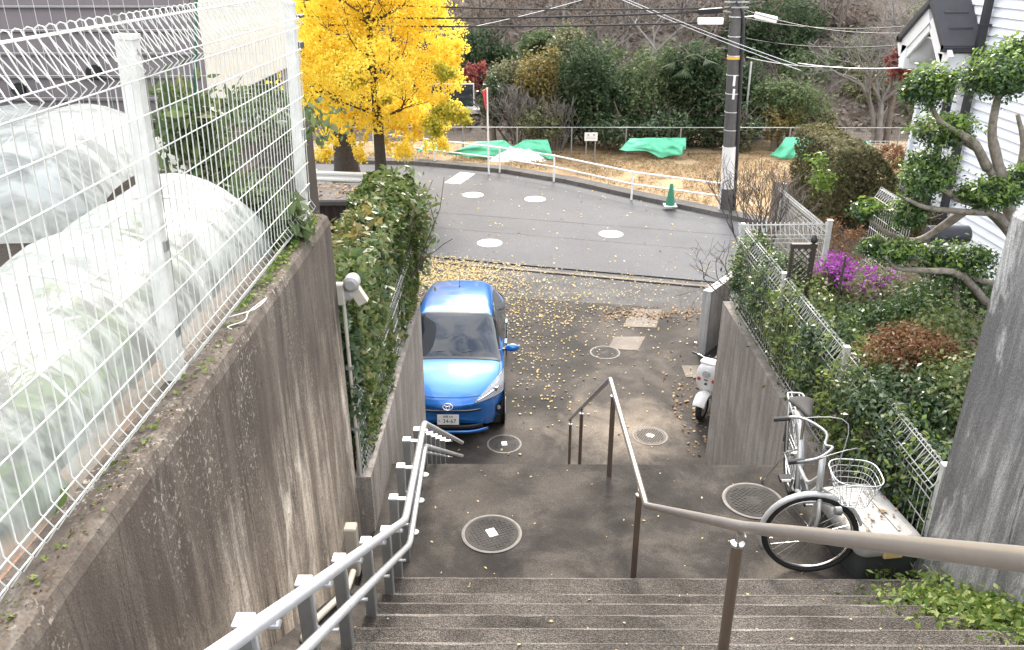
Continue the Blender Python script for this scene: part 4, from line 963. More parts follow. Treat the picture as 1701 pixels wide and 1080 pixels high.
# ================================================================= houses
hx=aty(322,60,8.6).x
th=thingw('siding_house','house wall with taupe horizontal siding behind the plastic tunnels','house',(hx,8.6,Y0))
zb=aty(150,205,8.6).z; bh=.22
MB().box(-15,hx,8.63,8.8,Y0-.3,zb+6).obj('wall',M['taupe'],th)
for k in range(22):
    z=zb+k*bh; m=MB(); m.add([(-15,8.63,z+bh),(hx,8.63,z+bh),(hx,8.598,z+.008),(-15,8.598,z+.008),(-15,8.63,z),(hx,8.63,z)],[(0,1,2,3),(3,2,5,4)]); m.obj('siding_board',M['taupe'],th)
MB().box(-15,hx-.02,8.57,8.62,Y0-.1,zb-.06).obj('foundation',M['cream'],th)
MB().box(-15,hx-.02,8.585,8.628,zb-.06,zb-.005).obj('sill_flashing',M['black'],th)
c=aty(152,122,8.5); MB().lathe([(.07,-.06),(.075,0),(.06,.04)],(c.x,8.58,c.z),18,'y').obj('vent_hood',M['dark'],th,smooth='auto')
c=aty(25,150,8.5); MB().lathe([(.06,-.05),(.065,0),(.05,.04)],(c.x,8.58,c.z),18,'y').obj('vent_hood',M['dark'],th,smooth='auto')
a=atx(352,172,-3.9); b=atx(478,112,-3.9)
ch=thingw('cream_house','cream rendered house with an overhanging upper wall behind the far fence post','house',(-3.9,8.6,Y0))
MB().box(-8,-3.85,a.y-.9,b.y+.6,a.z,a.z+4.5,.02).obj('wall',M['cream'],ch)
MB().box(-4.05,-3.87,a.y-.85,a.y-.55,Y0-.2,a.z+.01).obj('pillar',M['cream'],ch)
MB().box(-4.05,-3.87,b.y+.1,b.y+.4,G,a.z+.01).obj('pillar',M['cream'],ch)
MB().bar((-3.80,a.y-.8,a.z+1.5),(-3.6,a.y-.8,a.z+3.0),.06,.06).obj('downpipe',M['white'],ch)
c=aty(487,40,12); 
for py,hh in((27,.05),(75,.12)):
    q=aty(495,py,b.y+.5); MB().box(-3.9,q.x+.08,b.y+.35,b.y+.62,q.z-hh/2,q.z+hh/2,.01).obj('eave',M['roof'],ch)
# dark ribbed shed beyond the hedge, leaf covered flat roof
sh=thingw('metal_shed','dark ribbed metal shed beyond the hedge with leaf-littered flat roof','shed',(-3.6,15.2,G))
xl,xr=-5.4,-2.75; zt=-.03
MB().box(xl,xr,15.0,16.2,G,zt-.12).obj('wall',M['darkbrown'],sh)
MB().box(xl-.05,xr+.05,14.92,16.25,zt-.12,zt,.03).obj('roof',M['kerb'],sh)
for k in range(18):
    x=xl+.08+k*(xr-xl-.16)/17; MB().box(x-.03,x+.03,14.965,15.0,G,zt-.13,.008).obj('rib',M['darkbrown'],sh)
MB().box(xl,xr,14.90,14.96,zt-.92,zt-.80,.01).obj('rail',M['galv_d'],sh)
MB().box(xl+.3,xr-.6,14.93,14.962,zt-1.05,zt-1.0,.005).obj('trim',M['white'],sh)
lp=np.array([(R.uniform(xl,xr),R.uniform(14.95,16.2),zt+.006+R.random()*.01) for _ in range(420)])
tag(ground_leaves('fallen_leaves',lp,.07,L['driedleaf'],12,.3),'dead leaves lying on the flat shed roof','leaves',kind='stuff')
# right white house
HX=6.62
wh=thingw('white_house','white sided house with dark gabled porch hood on the right','house',(HX,12,-.18))
MB().box(HX+.03,15,3.5,14.0,-.4,8).obj('wall',M['siding'],wh)
bh=.125
for k in range(66):
    z=-.05+k*bh; m=MB(); m.add([(HX+.03,3.5,z+bh),(HX+.03,14.0,z+bh),(HX-.002,14.0,z+.006),(HX-.002,3.5,z+.006),(HX+.03,3.5,z),(HX+.03,14.0,z)],[(3,2,1,0),(4,5,2,3)]); m.obj('siding_board',M['siding'],wh)
MB().box(HX-.02,HX+.05,3.5,14.0,-.3,-.06).obj('foundation',M['kerb'],wh)
def downpipe(y,z0,z1,r=.05):
    m=MB().box(HX-.13,HX-.03,y-r,y+r,z0,z1,.01); o=m.obj('downpipe',M['black'],wh)
    for z in np.arange(z0+.6,z1,1.4): MB().box(HX-.14,HX+.01,y-r-.012,y+r+.012,z,z+.03).obj('pipe_bracket',M['black'],o)
downpipe(atx(1600,200,HX-.08).y,-.2,6)
p=atx(1590,120,HX-.1); ph=MB().box(HX-.32,HX-.02,p.y-.17,p.y+.17,p.z-.06,p.z+.22,.03).box(HX-.27,HX-.06,p.y-.12,p.y+.12,p.z-.16,p.z-.05,.03).obj('rain_hopper',M['black'],wh)
MB().box(HX-.2,HX-.1,p.y-.05,p.y+.05,-.2,p.z-.15,.01).obj('hopper_pipe',M['black'],wh)
# corner post at the far end and dark frame
for px in(1612,1582): pass
MB().box(HX-.04,HX+.06,13.97,14.06,-.2,7).obj('corner_trim',M['siding'],wh)
# gabled hood: front faces left (-x)
e1=atx(1570,66,6.1); e0=atx(1499,74,6.1); ap_=atx(1550,8,6.1); zE=(e0.z+e1.z)/2; yN,yF=e1.y,e0.y; yA=(yN+yF)/2; zA=ap_.z; yA=ap_.y
yM=(yN+yF)/2
hood=thingw('porch_hood','white gabled porch hood with dark tiled roof on the white house','porch hood',(6.6,yA,zE))
def slab(m,pa,pb,x0,x1,t):
    (ya,za),(yb,zb_)=pa,pb; d=Vector((yb-ya,zb_-za)).normalized(); n=Vector((-d.y,d.x))
    if n.y<0: n=-n
    V=[(x,y+n.x*q,z+n.y*q) for x in(x0,x1) for (y,z,q) in((ya,za,0),(yb,zb_,0),(yb,zb_,t),(ya,za,t))]
    return m.add(V,[(0,1,2,3),(7,6,5,4),(0,4,5,1),(1,5,6,2),(2,6,7,3),(3,7,4,0)])
x0=6.1
for yE,nm in((yN-.08,'near'),(yF+.08,'far')):
    rf_=slab(MB(),(yE,zE-.05),(yA,zA+.02),x0-.06,HX,.07).obj('roof',M['roof'],hood)
    for q in(.33,.66):
        yy=yE+(yA-yE)*q; zz=zE-.05+(zA+.07-zE)*q; MB().bar((x0+.08,yy,zz+.09),(HX-.1,yy,zz+.09),.05,.03).obj('tile_course',M['roof'],rf_)
    MB().bar((x0-.06,yE,zE-.02),(HX,yE,zE-.02),.08,.09).obj('gutter',M['black'],rf_)
    # barge board
    slab(MB(),(yE*.98+yA*.02,zE-.28),(yA,zA-.24),x0,x0+.07,.22).obj('barge_board',M['white'],hood)
    slab(MB(),(yE*.94+yA*.06,zE-.42),(yA,zA-.36),x0+.02,x0+.06,.12).obj('inner_barge_board',M['white'],hood)
MB().box(x0,HX,yN-.02,yN+.16,zE-.45,zE-.09,.01).obj('side_beam',M['white'],hood); MB().box(x0,HX,yF-.16,yF+.02,zE-.45,zE-.09,.01).obj('side_beam',M['white'],hood)
# curved white soffit
P=[[(x,yM+(yF-yM-.2)*math.cos(a),zE-.35+.42*math.sin(a)) for a in [math.pi*k/12 for k in range(13)]] for x in(x0+.07,HX)]
so_=MB().grid(P).obj('vault_soffit',M['white'],hood,smooth=True); solid(so_,.02)
# mailbox on a post
c=aty(1574,390,9.4)
mbx=thingw('mailbox','dark rounded mailbox standing among the garden branches by the white house','mailbox',(c.x,9.4,-.18))
m=MB(); P=[]
for x in(-.24,-.23,.23,.24):
    k=.9 if abs(x)>.235 else 1
    P.append([(c.x+x,9.4+.11*k*math.cos(a),c.z+.11*k*math.sin(a)) for a in [2*math.pi*q/20 for q in range(21)]])
m.grid(P); n=21; m.f+=[tuple(range(n)),tuple(range(3*n,4*n))]
m.obj('box',simple('slate_mailbox',(.045,.045,.055),.35),mbx,smooth='auto'); MB().box(c.x-.26,c.x+.26,9.28,9.4,c.z-.13,c.z-.10,.01).obj('lip',M['white'],mbx)
MB().box(c.x-.04,c.x+.04,9.38,9.46,-.18,c.z-.1,.008).obj('post',M['white'],mbx)
# wooden lattice
a=aty(1314,412,8.6); b=aty(1352,412,8.6); zb_=aty(1330,455,8.6).z
lt=thingw('wooden_lattice','small dark wooden lattice panel above the ivy at the garden corner','lattice',(a.x,8.6,-.18))
for x0_,x1_ in((a.x,a.x+.03),(b.x-.03,b.x+.02)): MB().box(x0_,x1_,8.58,8.62,-.18,a.z+.02).obj('post',M['darkbrown'],lt)
MB().box(a.x,b.x+.03,8.575,8.625,a.z,a.z+.05).obj('top_rail',M['darkbrown'],lt)
w_=b.x-a.x; 
for i in range(-4,6):
    for s in(1,-1):
        p=(a.x+i*.07,a.z); pts=[]
        for q in np.linspace(0,.45,10):
            x=(a.x+i*.07+q) if s>0 else (b.x-i*.07-q); z=a.z-q
            if a.x<=x<=b.x: pts.append((x,z))
        if len(pts)>1: MB().bar((pts[0][0],8.6+s*.006,pts[0][1]),(pts[-1][0],8.6+s*.006,pts[-1][1]),.01,.022,(0,1,0)).obj('lattice_strip',M['darkbrown'],lt)
# bird finial on lattice
MB().lathe([(.01,0),(.035,.02),(.04,.05),(.02,.085),(.005,.1)],(b.x-.01,8.6,a.z+.05),14).obj('finial',M['black'],lt,smooth='auto')
# garden stake
a=aty(1405,425,7.6); tag(MB().tube([(a.x-.02,7.6,-.2),(a.x,7.6,a.z)],.012,8).obj('garden_stake',M['darkbrown'],smooth='auto'),'thin dark stake between the purple flowers','stake')
# ================================================================= drain pipe, conduit, lamp on the wall end
cp=thingw('wall_conduit','pale conduit pipe running down the end of the tall left wall','conduit',(-1.19,5.26,.2))
MB().tube([(-1.195,5.28,1.95),(-1.185,5.28,.55),(-1.18,5.26,.16)],.013,8).obj('pipe',M['pipe'],cp,smooth='auto')
MB().box(-1.24,-1.13,4.72,4.82,-.0,.42,.01).obj('junction_box',M['pipe'],cp)
for z in(.9,1.4): MB().box(-1.22,-1.165,5.262,5.30,z,z+.025).obj('clip',M['galv_d'],cp)
dp=thingw('drain_pipe','cream plastic pipe lying in the stair gutter along the wall','pipe',(-1.15,3.6,.6))
pts=[(-1.13,4.55,.20),(-1.13,4.35,.22),(-1.14,3.55,.69),(-1.12,3.3,.82),(-1.03,3.2,.87),(-1.0,3.1,.93),(-1.0,3.0,1.01),(-1.05,2.9,1.08),(-1.08,1.2,2.15)]
MB().tube(fillet(pts,.05),.022,10).obj('pipe',M['pipe'],dp,smooth=True)
for y,z in((3.32,.80),(3.02,1.0)): MB().lathe([(.03,-.03),(.03,.03)],(-1.1 if y>3.2 else -1.0,y,z),12,'y').obj('joint',M['pipe'],dp,smooth='auto')
fl=thingw('floodlight','cluster of grey outdoor floodlights mounted on the end of the left wall','floodlight',(-1.2,5.27,1.96))
MB().box(-1.26,-1.18,5.25,5.31,1.90,2.06,.01).obj('mount',M['pipe'],fl)
for c,r,ax in(((-1.13,5.30,2.06),.055,'y'),((-1.17,5.33,1.97),.05,'y')):
    MB().lathe([(r*.6,-.07),(r*.95,-.05),(r,.03),(r*.9,.05)],c,18,ax).obj('lamp_head',M['lamp'],fl,smooth='auto')
MB().obox((-1.09,5.32,1.95),(.028,.0,-.05),(0,.03,0),(.03,0,.017)).obj('sensor',M['pipe'],fl)
# ================================================================= street furniture
VZ=G+.11
gp=[atz(x,y,VZ) for x,y in((722,268),(830,282),(920,297),(1049,327),(1194,348))]
first=gp[0]+ (gp[0]-gp[1])*1.0
gp=[first]+gp
pf=thingw('pipe_fence','white two-rail pipe fence along the far kerb','pipe fence',gp[3])
PH=.80
for p in gp:
    MB().tube([(p.x,p.y,VZ-.1),(p.x,p.y,VZ+PH)],.032,10).obj('post',M['white'],pf,smooth='auto')
for h in(PH-.03,.40):
    MB().tube([(p.x,p.y,VZ+h) for p in gp],.026,10).obj('rail',M['white'],pf,smooth='auto')
cn=thing('traffic_cone','dark green traffic cone on the verge behind the white pipe fence','traffic cone',tuple(atz(1113,342,VZ)))
MB().box(-.19,.19,-.19,.19,.0,.035,.012).obj('base',M['white'],cn); MB().lathe([(.15,.03),(.14,.05),(.045,.66),(.03,.68),(.02,.68)],(0,0,0),24).obj('cone',M['cone'],cn,smooth='auto')
# W-beam guard rail by the ginkgo
ya=25.6; a=aty(420,282,26.0); b=aty(628,290,25.4)
gr=thingw('guard_rail','white steel guard rail beside the big dark trunk','guard rail',(b.x,b.y,G))
t=(b-a); t.z=0; t.normalize(); n=Vector((t.y,-t.x,0)); zc=a.z-.12
prof=[(.0,-.165),(.05,-.12),(.05,-.07),(0,-.02),(0,.02),(.05,.07),(.05,.12),(0,.165)]
P=[[q+n*o_+Vector((0,0,zc-q.z+z)) for o_,z in prof] for q in(a,a.lerp(b,.5),b)]
o=MB().grid(P).obj('beam',M['white'],gr); solid(o,.006)
for q in(.1,.5,.96): c=a.lerp(b,q); MB().tube([(c.x-n.x*.08,c.y-n.y*.08,G-.05),(c.x-n.x*.08,c.y-n.y*.08,zc+.18)],.055,12).obj('post',M['white'],gr,smooth='auto')
# stop sign seen edge-on
sp=atz(812,285,VZ); tz=aty(806,146,sp.y).z
ss=thingw('road_sign','tall thin pole with a red sign seen nearly edge-on','road sign',(sp.x,sp.y,VZ))
MB().tube([(sp.x,sp.y,VZ-.1),(sp.x-.03,sp.y,tz)],.03,10).obj('pole',M['white'],ss,smooth='auto')
d1=Vector((.22,.97,0)).normalized(); m=MB(); c=Vector((sp.x-.09,sp.y,tz-.38)); 
tri=[c+d1*-.4+Vector((0,0,.34)),c+d1*.4+Vector((0,0,.34)),c+Vector((0,0,-.36))]; nn=Vector((d1.y,-d1.x,0))*.008
m.add([q+nn for q in tri]+[q-nn for q in tri],[(0,1,2),(5,4,3),(0,3,4,1),(1,4,5,2),(2,5,3,0)]).obj('panel',M['red'],ss)
# notice board
nb=atz(980,271,VZ); z0_=aty(980,234,nb.y).z; z1_=aty(980,220,nb.y).z
nt_=thingw('notice_board','small white notice board on two posts before the far fence','notice board',(nb.x,nb.y,VZ))
for s in(-.16,.16): MB().tube([(nb.x+s,nb.y,VZ-.05),(nb.x+s,nb.y,z0_+.05)],.02,8).obj('post',M['galv_d'],nt_)
bd=MB().box(nb.x-.23,nb.x+.23,nb.y-.035,nb.y-.02,z0_,z1_,.004).obj('panel',M['white'],nt_)
for s in(-.1,.1): MB().box(nb.x+s-.035,nb.x+s+.035,nb.y-.042,nb.y-.036,z1_-.11,z1_-.05).obj('faded_mark',M['lamp'],bd)
for q in(.15,.2): MB().box(nb.x-.16,nb.x+.16,nb.y-.04,nb.y-.036,z1_-q-.012,z1_-q).obj('faded_line',M['box_lid'],bd)
# far mesh fence along the wood
ff=thingw('field_fence','brown wire mesh fence along the edge of the wood','wire fence',(2,30.6,VZ))
FY=30.7; fh=1.05
fx=[-12+2.0*k for k in range(15)]
for x in fx: MB().tube([(x,FY,VZ-.1),(x,FY,VZ+fh)],.028,8).obj('post',M['galv_d'],ff,smooth='auto')
m=MB()
for z in np.arange(.1,fh,.12): m.tube([(-13,FY-.02,VZ+z),(17,FY-.02,VZ+z)],.004,4)
for x in np.arange(-13,17,.15): m.tube([(x,FY-.02,VZ+.05),(x,FY-.02,VZ+fh)],.0025,3,cap=False)
m.obj('wire_mesh',M['darkbrown'],ff,stuff=True); MB().tube([(-13,FY,VZ+fh),(17,FY,VZ+fh)],.018,8).obj('top_rail',M['galv_d'],ff,smooth='auto')
# green tarpaulins draped on the fence
def tarp(label,poly_top,poly_bot,n=24,seed=1,Y=FY-.12):
    n*=2
    t=[aty(x,y,Y) for x,y in poly_top]; b=[aty(x,y,Y-.45) for x,y in poly_bot]
    def samp(L_,u):
        k=u*(len(L_)-1); i=min(int(k),len(L_)-2); return L_[i].lerp(L_[i+1],k-i)
    P=[]
    for i in range(n+1):
        u=i/n; r_=[]
        for j in range(17):
            v=j/16; p=samp(t,u).lerp(samp(b,u),v); wv=.09*math.sin(u*19+seed+v*2)*v**.7+.09*mn.noise(Vector((u*9,v*4,seed)))+.06*abs(mn.noise(Vector((u*22+v*6,v*5,seed+9))))
            p=p+Vector((0,-wv-.1*math.sin(v*math.pi),.04*mn.noise(Vector((u*8,v*2,seed+3)))*v)); 
            p.z=max(p.z,VZ+.03); r_.append(p)
        P.append(r_)
    o=MB().grid(P).obj('tarpaulin',M['tarp'],smooth=True); solid(o,.008); return tag(o,label,'tarpaulin',None)
tarp('long green tarpaulin with a notched top draped over a pale heap',[(790,236),(838,233),(852,243),(872,232),(910,232)],[(738,256),(790,262),(850,262),(900,262),(922,270)],28,1)
tarp('green tarpaulin hanging ragged on the fence right of the notice board',[(1046,230),(1080,229),(1110,229),(1139,229)],[(1028,249),(1075,252),(1100,263),(1130,258),(1139,247)],24,4)
tarp('green tarpaulin sheet on the fence between the pole and clipped hedge',[(1305,228),(1340,227),(1370,227)],[(1279,258),(1305,266),(1345,268),(1372,268)],18,8)
tarp('green tarpaulin corner showing right of the clipped hedge',[(1405,232),(1425,232),(1442,236)],[(1400,262),(1430,264),(1458,263)],14,11)
tarp('pale green loose tarpaulin lying left of the long one near the ginkgo',[(702,240),(718,236),(728,238)],[(690,250),(712,252),(735,253)],14,15)
hp=aty(860,262,FY-.5); P=[]
for i in range(20):
    P.append([(hp.x-1.1+2.2*i/19,hp.y-.5+.25*j,VZ-.02+max(0,.42*math.sin(math.pi*i/19)*math.sin(math.pi*j/5)*(1+.4*mn.noise(Vector((i*.5,j*.9,2)))))) for j in range(6)])
tag(MB().grid(P).obj('sandbag_heap',M['white_plastic'],smooth=True),'low heap of white sacks showing under the long tarpaulin','heap')
# white mesh fence by cherry tree (far right)
a=aty(1380,238,31.5); b=aty(1512,236,31.5)
wf=thingw('mesh_fence','white mesh fence in front of the bare cherry tree','mesh fence',(a.x,31.5,VZ))
fence_panel((a.x,31.5,VZ),(b.x,31.5,VZ),a.z-VZ+.1,.012,.014,.18,.25,1,False,sides=4).obj('wire_panel',M['fence'],wf,stuff=True,fix=False)
for q in(0,.5,1): c=a.lerp(b,q); MB().tube([(c.x,31.55,VZ),(c.x,31.55,a.z+.1)],.03,8).obj('post',M['fence'],wf)
# ================================================================= utility pole
pb=atz(1207,347,VZ); ptop=aty(1226,-120,pb.y)
up_=thingw('utility_pole','grey concrete utility pole with white sleeve, lamps and cables','utility pole',(pb.x,pb.y,VZ))
ptop.z=7.5; kx=(aty(1222,30,pb.y).x-pb.x)/(aty(1222,30,pb.y).z-VZ)
def PX(z): return pb.x+kx*(z-VZ)
MB().tube([(PX(z),pb.y,z) for z in(VZ-.1,0,3,7.5)],[.19,.175,.16,.135],20).obj('pole',M['pole'],up_,smooth='auto')
zs0=aty(1207,312,pb.y).z; zs1=aty(1207,243,pb.y).z
MB().tube([(PX(zs0),pb.y,zs0),(PX(zs1),pb.y,zs1)],.198,20).obj('white_sleeve',M['white_plastic'],up_,smooth='auto')
MB().tube([(PX(z)+.19,pb.y-.10,z) for z in(VZ-.1,-1,1,2.4)]+[(PX(2.9)+.15,pb.y-.10,2.75),(PX(3)-.05,pb.y-.12,3.0)],.055,10).obj('riser_conduit',M['black'],up_,smooth='auto')
yb=aty(1215,95,pb.y).z; MB().tube([(PX(yb-.04),pb.y,yb-.05),(PX(yb),pb.y,yb+.05)],.18,20).obj('yellow_band',M['yellow'],up_,smooth='auto')
for q in np.arange(VZ+.9,5,.45):
    s=1 if int(q*10)%2 else -1; MB().tube([(PX(q),pb.y,q),(PX(q)+s*.3,pb.y-.02,q)],.009,6).obj('step_bolt',M['galv_d'],up_)
for q in np.arange(-.9,3.2,.5): MB().tube([(PX(q),pb.y,q),(PX(q),pb.y,q+.025)],.185,20).obj('strap',M['galv'],up_,smooth='auto')
for py in(133,155): z=aty(1213,py,pb.y).z; MB().box(PX(z)-.03,PX(z)+.03,pb.y-.19,pb.y-.17,z-.14,z+.14).obj('number_tag',M['white'],up_)
def lampbox(px0,px1,py,dz,rot,Y=pb.y-.25):
    a=aty(px0,py,Y);b=aty(px1,py+rot,Y)
    m=MB(); d=(b-a); Ln=d.length; d.normalize(); u=Vector((0,0,1))-d*d.z; u.normalize(); n=d.cross(u)
    rows=[]
    for s in(0,.04,.96,1):
        k=.85 if s in(0,1) else 1
        rows.append([a+d*(s*Ln)+u*(z*dz*k)+n*(x*k) for x,z in((-.09,.1),(-.10,.45),(-.06,.5),(.06,.5),(.10,.45),(.09,.1),(.07,-.5),(-.07,-.5),(-.09,.1))])
    m.grid(rows); m.f+=[tuple(range(len(m.v)-36,len(m.v)-27)),tuple(range(len(m.v)-9,len(m.v)))]
    return m
lampbox(1159,1201,35,.17,0).obj('lamp_housing',M['white'],up_)
lampbox(1160,1200,20,.14,-3).obj('splice_case',M['black'],up_)
lampbox(1254,1290,25,.16,8).obj('lamp_housing',M['white'],up_)
za=aty(1225,30,pb.y).z
for dx0,z in((.5,za),(-.4,za+.12)): MB().tube([(PX(z),pb.y,z),(PX(z)+dx0,pb.y-.22,z+.06)],.02,8).obj('lamp_arm',M['galv_d'],up_,smooth='auto')
for z in(aty(1222,12,pb.y).z,aty(1222,3,pb.y).z): MB().bar((PX(z)-.35,pb.y-.15,z),(PX(z)+.3,pb.y-.15,z),.035,.035).obj('cross_arm',M['galv_d'],up_)
# overhead cables
def cable(label,p0,p1,r,sag,mat='black'):
    tag(MB().tube(bez(p0,p1,sag,20),r,5).obj('overhead_cable',M[mat],smooth=True),label,'cable','overhead cables')
Yp=pb.y-.2
def ext(px0,py0,px1,py1,Y0_,Y1_): return aty(px0,py0,Y0_),aty(px1,py1,Y1_)
cs=[((420,-6),(1165,14),26,Yp,.022,.15,'topmost thick cable crossing to the utility pole'),((420,25),(1160,20),26,Yp,.026,.12,'second thick cable crossing to the upper case on the pole'),((420,38),(1160,38),26,Yp,.026,.1,'third thick cable crossing to the white lamp box on the pole'),
((1160,20),(1215,12),Yp,Yp,.022,.02,'short cable from the upper case to the pole'),((1200,35),(1215,36),Yp,Yp,.02,.01,'short cable from the lamp box to the pole'),
((1025,-8),(1330,110),24.5,22,.010,.05,'upper thin pale wire slanting down past the pole'),((1025,-4),(1330,117),24.6,22,.010,.05,'lower thin pale wire slanting down past the pole'),
((700,60),(1000,-10),27,30,.010,.1,'thin pale wire rising from behind the ginkgo'),
((1230,14),(1520,55),Yp,19,.012,.2,'wire from the pole sagging over the cherry tree'),((1230,28),(1560,38),Yp,19,.010,.2,'middle wire from the pole to the white house'),((1230,62),(1560,68),Yp,20,.012,.2,'lower wire right of the pole behind the garden'),((1325,105),(1560,108),22,18,.010,.1,'lowest pale wire right of the pole'),((1240,95),(1400,110),Yp,26,.010,.1,'short pale wire ending behind the cherry tree')]
for (a,b,Ya,Yb,r,sg,lb) in cs: cable(lb,aty(*a,Ya),aty(*b,Yb),r,sg,'galv' if 'pale' in lb else 'black')
# thin grey post beyond the field
a=atz(1236,215,VZ); c0=aty(1237,215,33); c1=aty(1248,103,33); tag(MB().tube([(c0.x,33,VZ-.1),(c1.x,33,c1.z)],.04,8).obj('street_post',M['galv'],smooth='auto'),'thin pale grey post at the wood edge right of the utility pole','post')
# small grey house behind the ginkgo
bx0=aty(690,160,36).x; bx1=aty(788,160,36).x; z1_=aty(740,186,36).z
gh=thingw('distant_house','grey house partly hidden behind the ginkgo','house',((bx0+bx1)/2,36,VZ))
MB().box(bx0-2,bx1,36,40,VZ-.3,z1_).obj('wall',M['lamp'],gh); MB().box(bx0-2.3,bx1+.3,35.6,40.3,z1_,z1_+.15).obj('roof',M['galv'],gh)
for q in(.35,.62,.86): x=bx0+(bx1-bx0)*q; wo=MB().box(x-.35,x+.35,35.95,36.0,VZ+.9,VZ+1.9).obj('window',M['white'],gh); MB().box(x-.3,x+.3,35.93,35.97,VZ+.95,VZ+1.85).obj('pane',M['glass_dark'],wo)
# ================================================================= vegetation
def PXM(px,py,Y):  # metres per photo pixel at that place
    c=aty(px,py,Y)-EYE; return c.dot(FW)/FPX
def ell_px(lst,Y,dep=1.0,jit=0):
    out=[]
    for e in lst:
        px,py,r=e[:3]; ry=e[3] if len(e)>3 else r; yy=Y+(e[4] if len(e)>4 else R.uniform(-jit,jit))
        c=aty(px,py,yy); k=PXM(px,py,yy); out.append(((c.x,c.y,c.z),(r*k,r*k*dep,ry*k)))
    return out
# ---- ginkgo
gk=thingw('ginkgo_tree','bright yellow ginkgo tree behind the guard rail','tree',(-4.55,24.9,G))
tm=MB(); tips=[]
base=Vector((aty(633,300,24.9).x,24.9,G-.05)); 
tm.tube(smooth_path([base,base+Vector((.02,0,1.6)),base+Vector((-.02,.1,3.4)),base+Vector((-.1,.1,6.0)),base+Vector((-.05,.1,9.5))],5),[.21-.18*i/20 for i in range(21)],12)
rg=random.Random(3)
for k in range(34):
    z=rg.uniform(1.9,8.8); a=rg.uniform(0,6.28); d=Vector((math.cos(a),math.sin(a),.35)); branches(tm,base+Vector((-.05*z/6,.1,z)),d,rg.uniform(.9,1.3),.05*(1-z/13),2,.45,tips,rg,3,(2,2),.25)
tm.obj('trunk',M['bark_dark'],gk,smooth=True)
ge=ell_px([(560,50,75,65),(640,20,90,70),(715,55,65,60),(620,115,95,60),(715,125,60,50),(548,150,60,55),(640,180,75,45),(705,185,60,45),(545,215,35,38),(590,222,25,45),(660,225,38,38),(715,222,32,40),(600,-70,120,80),(700,-50,90,70),(520,-20,70,80),(752,165,28,25),(740,85,38,35),(505,100,50,60)],24.6,1.0,1.0)
foliage('crown',ge,62000,.072,L['ginkgo'],gk,.085,36,.35,.3,.95,seed=50)
ge2=ell_px([(768,195,20,14),(590,130,18,22),(640,165,18,8),(745,185,30,16),(720,210,25,20),(740,120,20,20)],23.6,.8,.3)
foliage('crown',ge2,3200,.078,L['ginkgo_g'],gk,.2,24,.2,.3,.95,seed=51)
foliage('crown',ell_px([(540,258,16,14),(598,258,11,20),(672,250,16,18),(520,270,9,9),(735,240,12,12)],24.2,.8,.3),1700,.075,L['ginkgo'],gk,.25,16,.1,.3,.95,seed=52)
g2=thingw('ginkgo_tree','thick dark trunk of a second ginkgo behind the guard rail','tree',(aty(576,280,27.3).x,27.3,G))
b2=Vector((aty(576,280,27.3).x,27.3,G-.05)); m=MB().tube(smooth_path([b2,b2+Vector((.0,0,.8)),b2+Vector((-.05,0,2.4)),b2+Vector((-.2,0,6))],4),[.55,.5,.46,.42,.4,.38,.36,.34,.32,.3,.25,.2,.15],12)
for k in range(10): a=k*.63; branches(m,b2+Vector((0,0,2.0+.3*k)),(math.cos(a),math.sin(a),.6),1.2,.09,2,.4,None,rg,3,(2,2),.25)
m.obj('trunk',M['bark_dark'],g2,smooth=True)
foliage('crown',ell_px([(520,120,60,90),(560,60,80,80),(480,60,70,90),(530,190,45,35)],27.6,1,.5),8000,.11,L['ginkgo'],g2,.12,28,.3,.3,.95,seed=53)
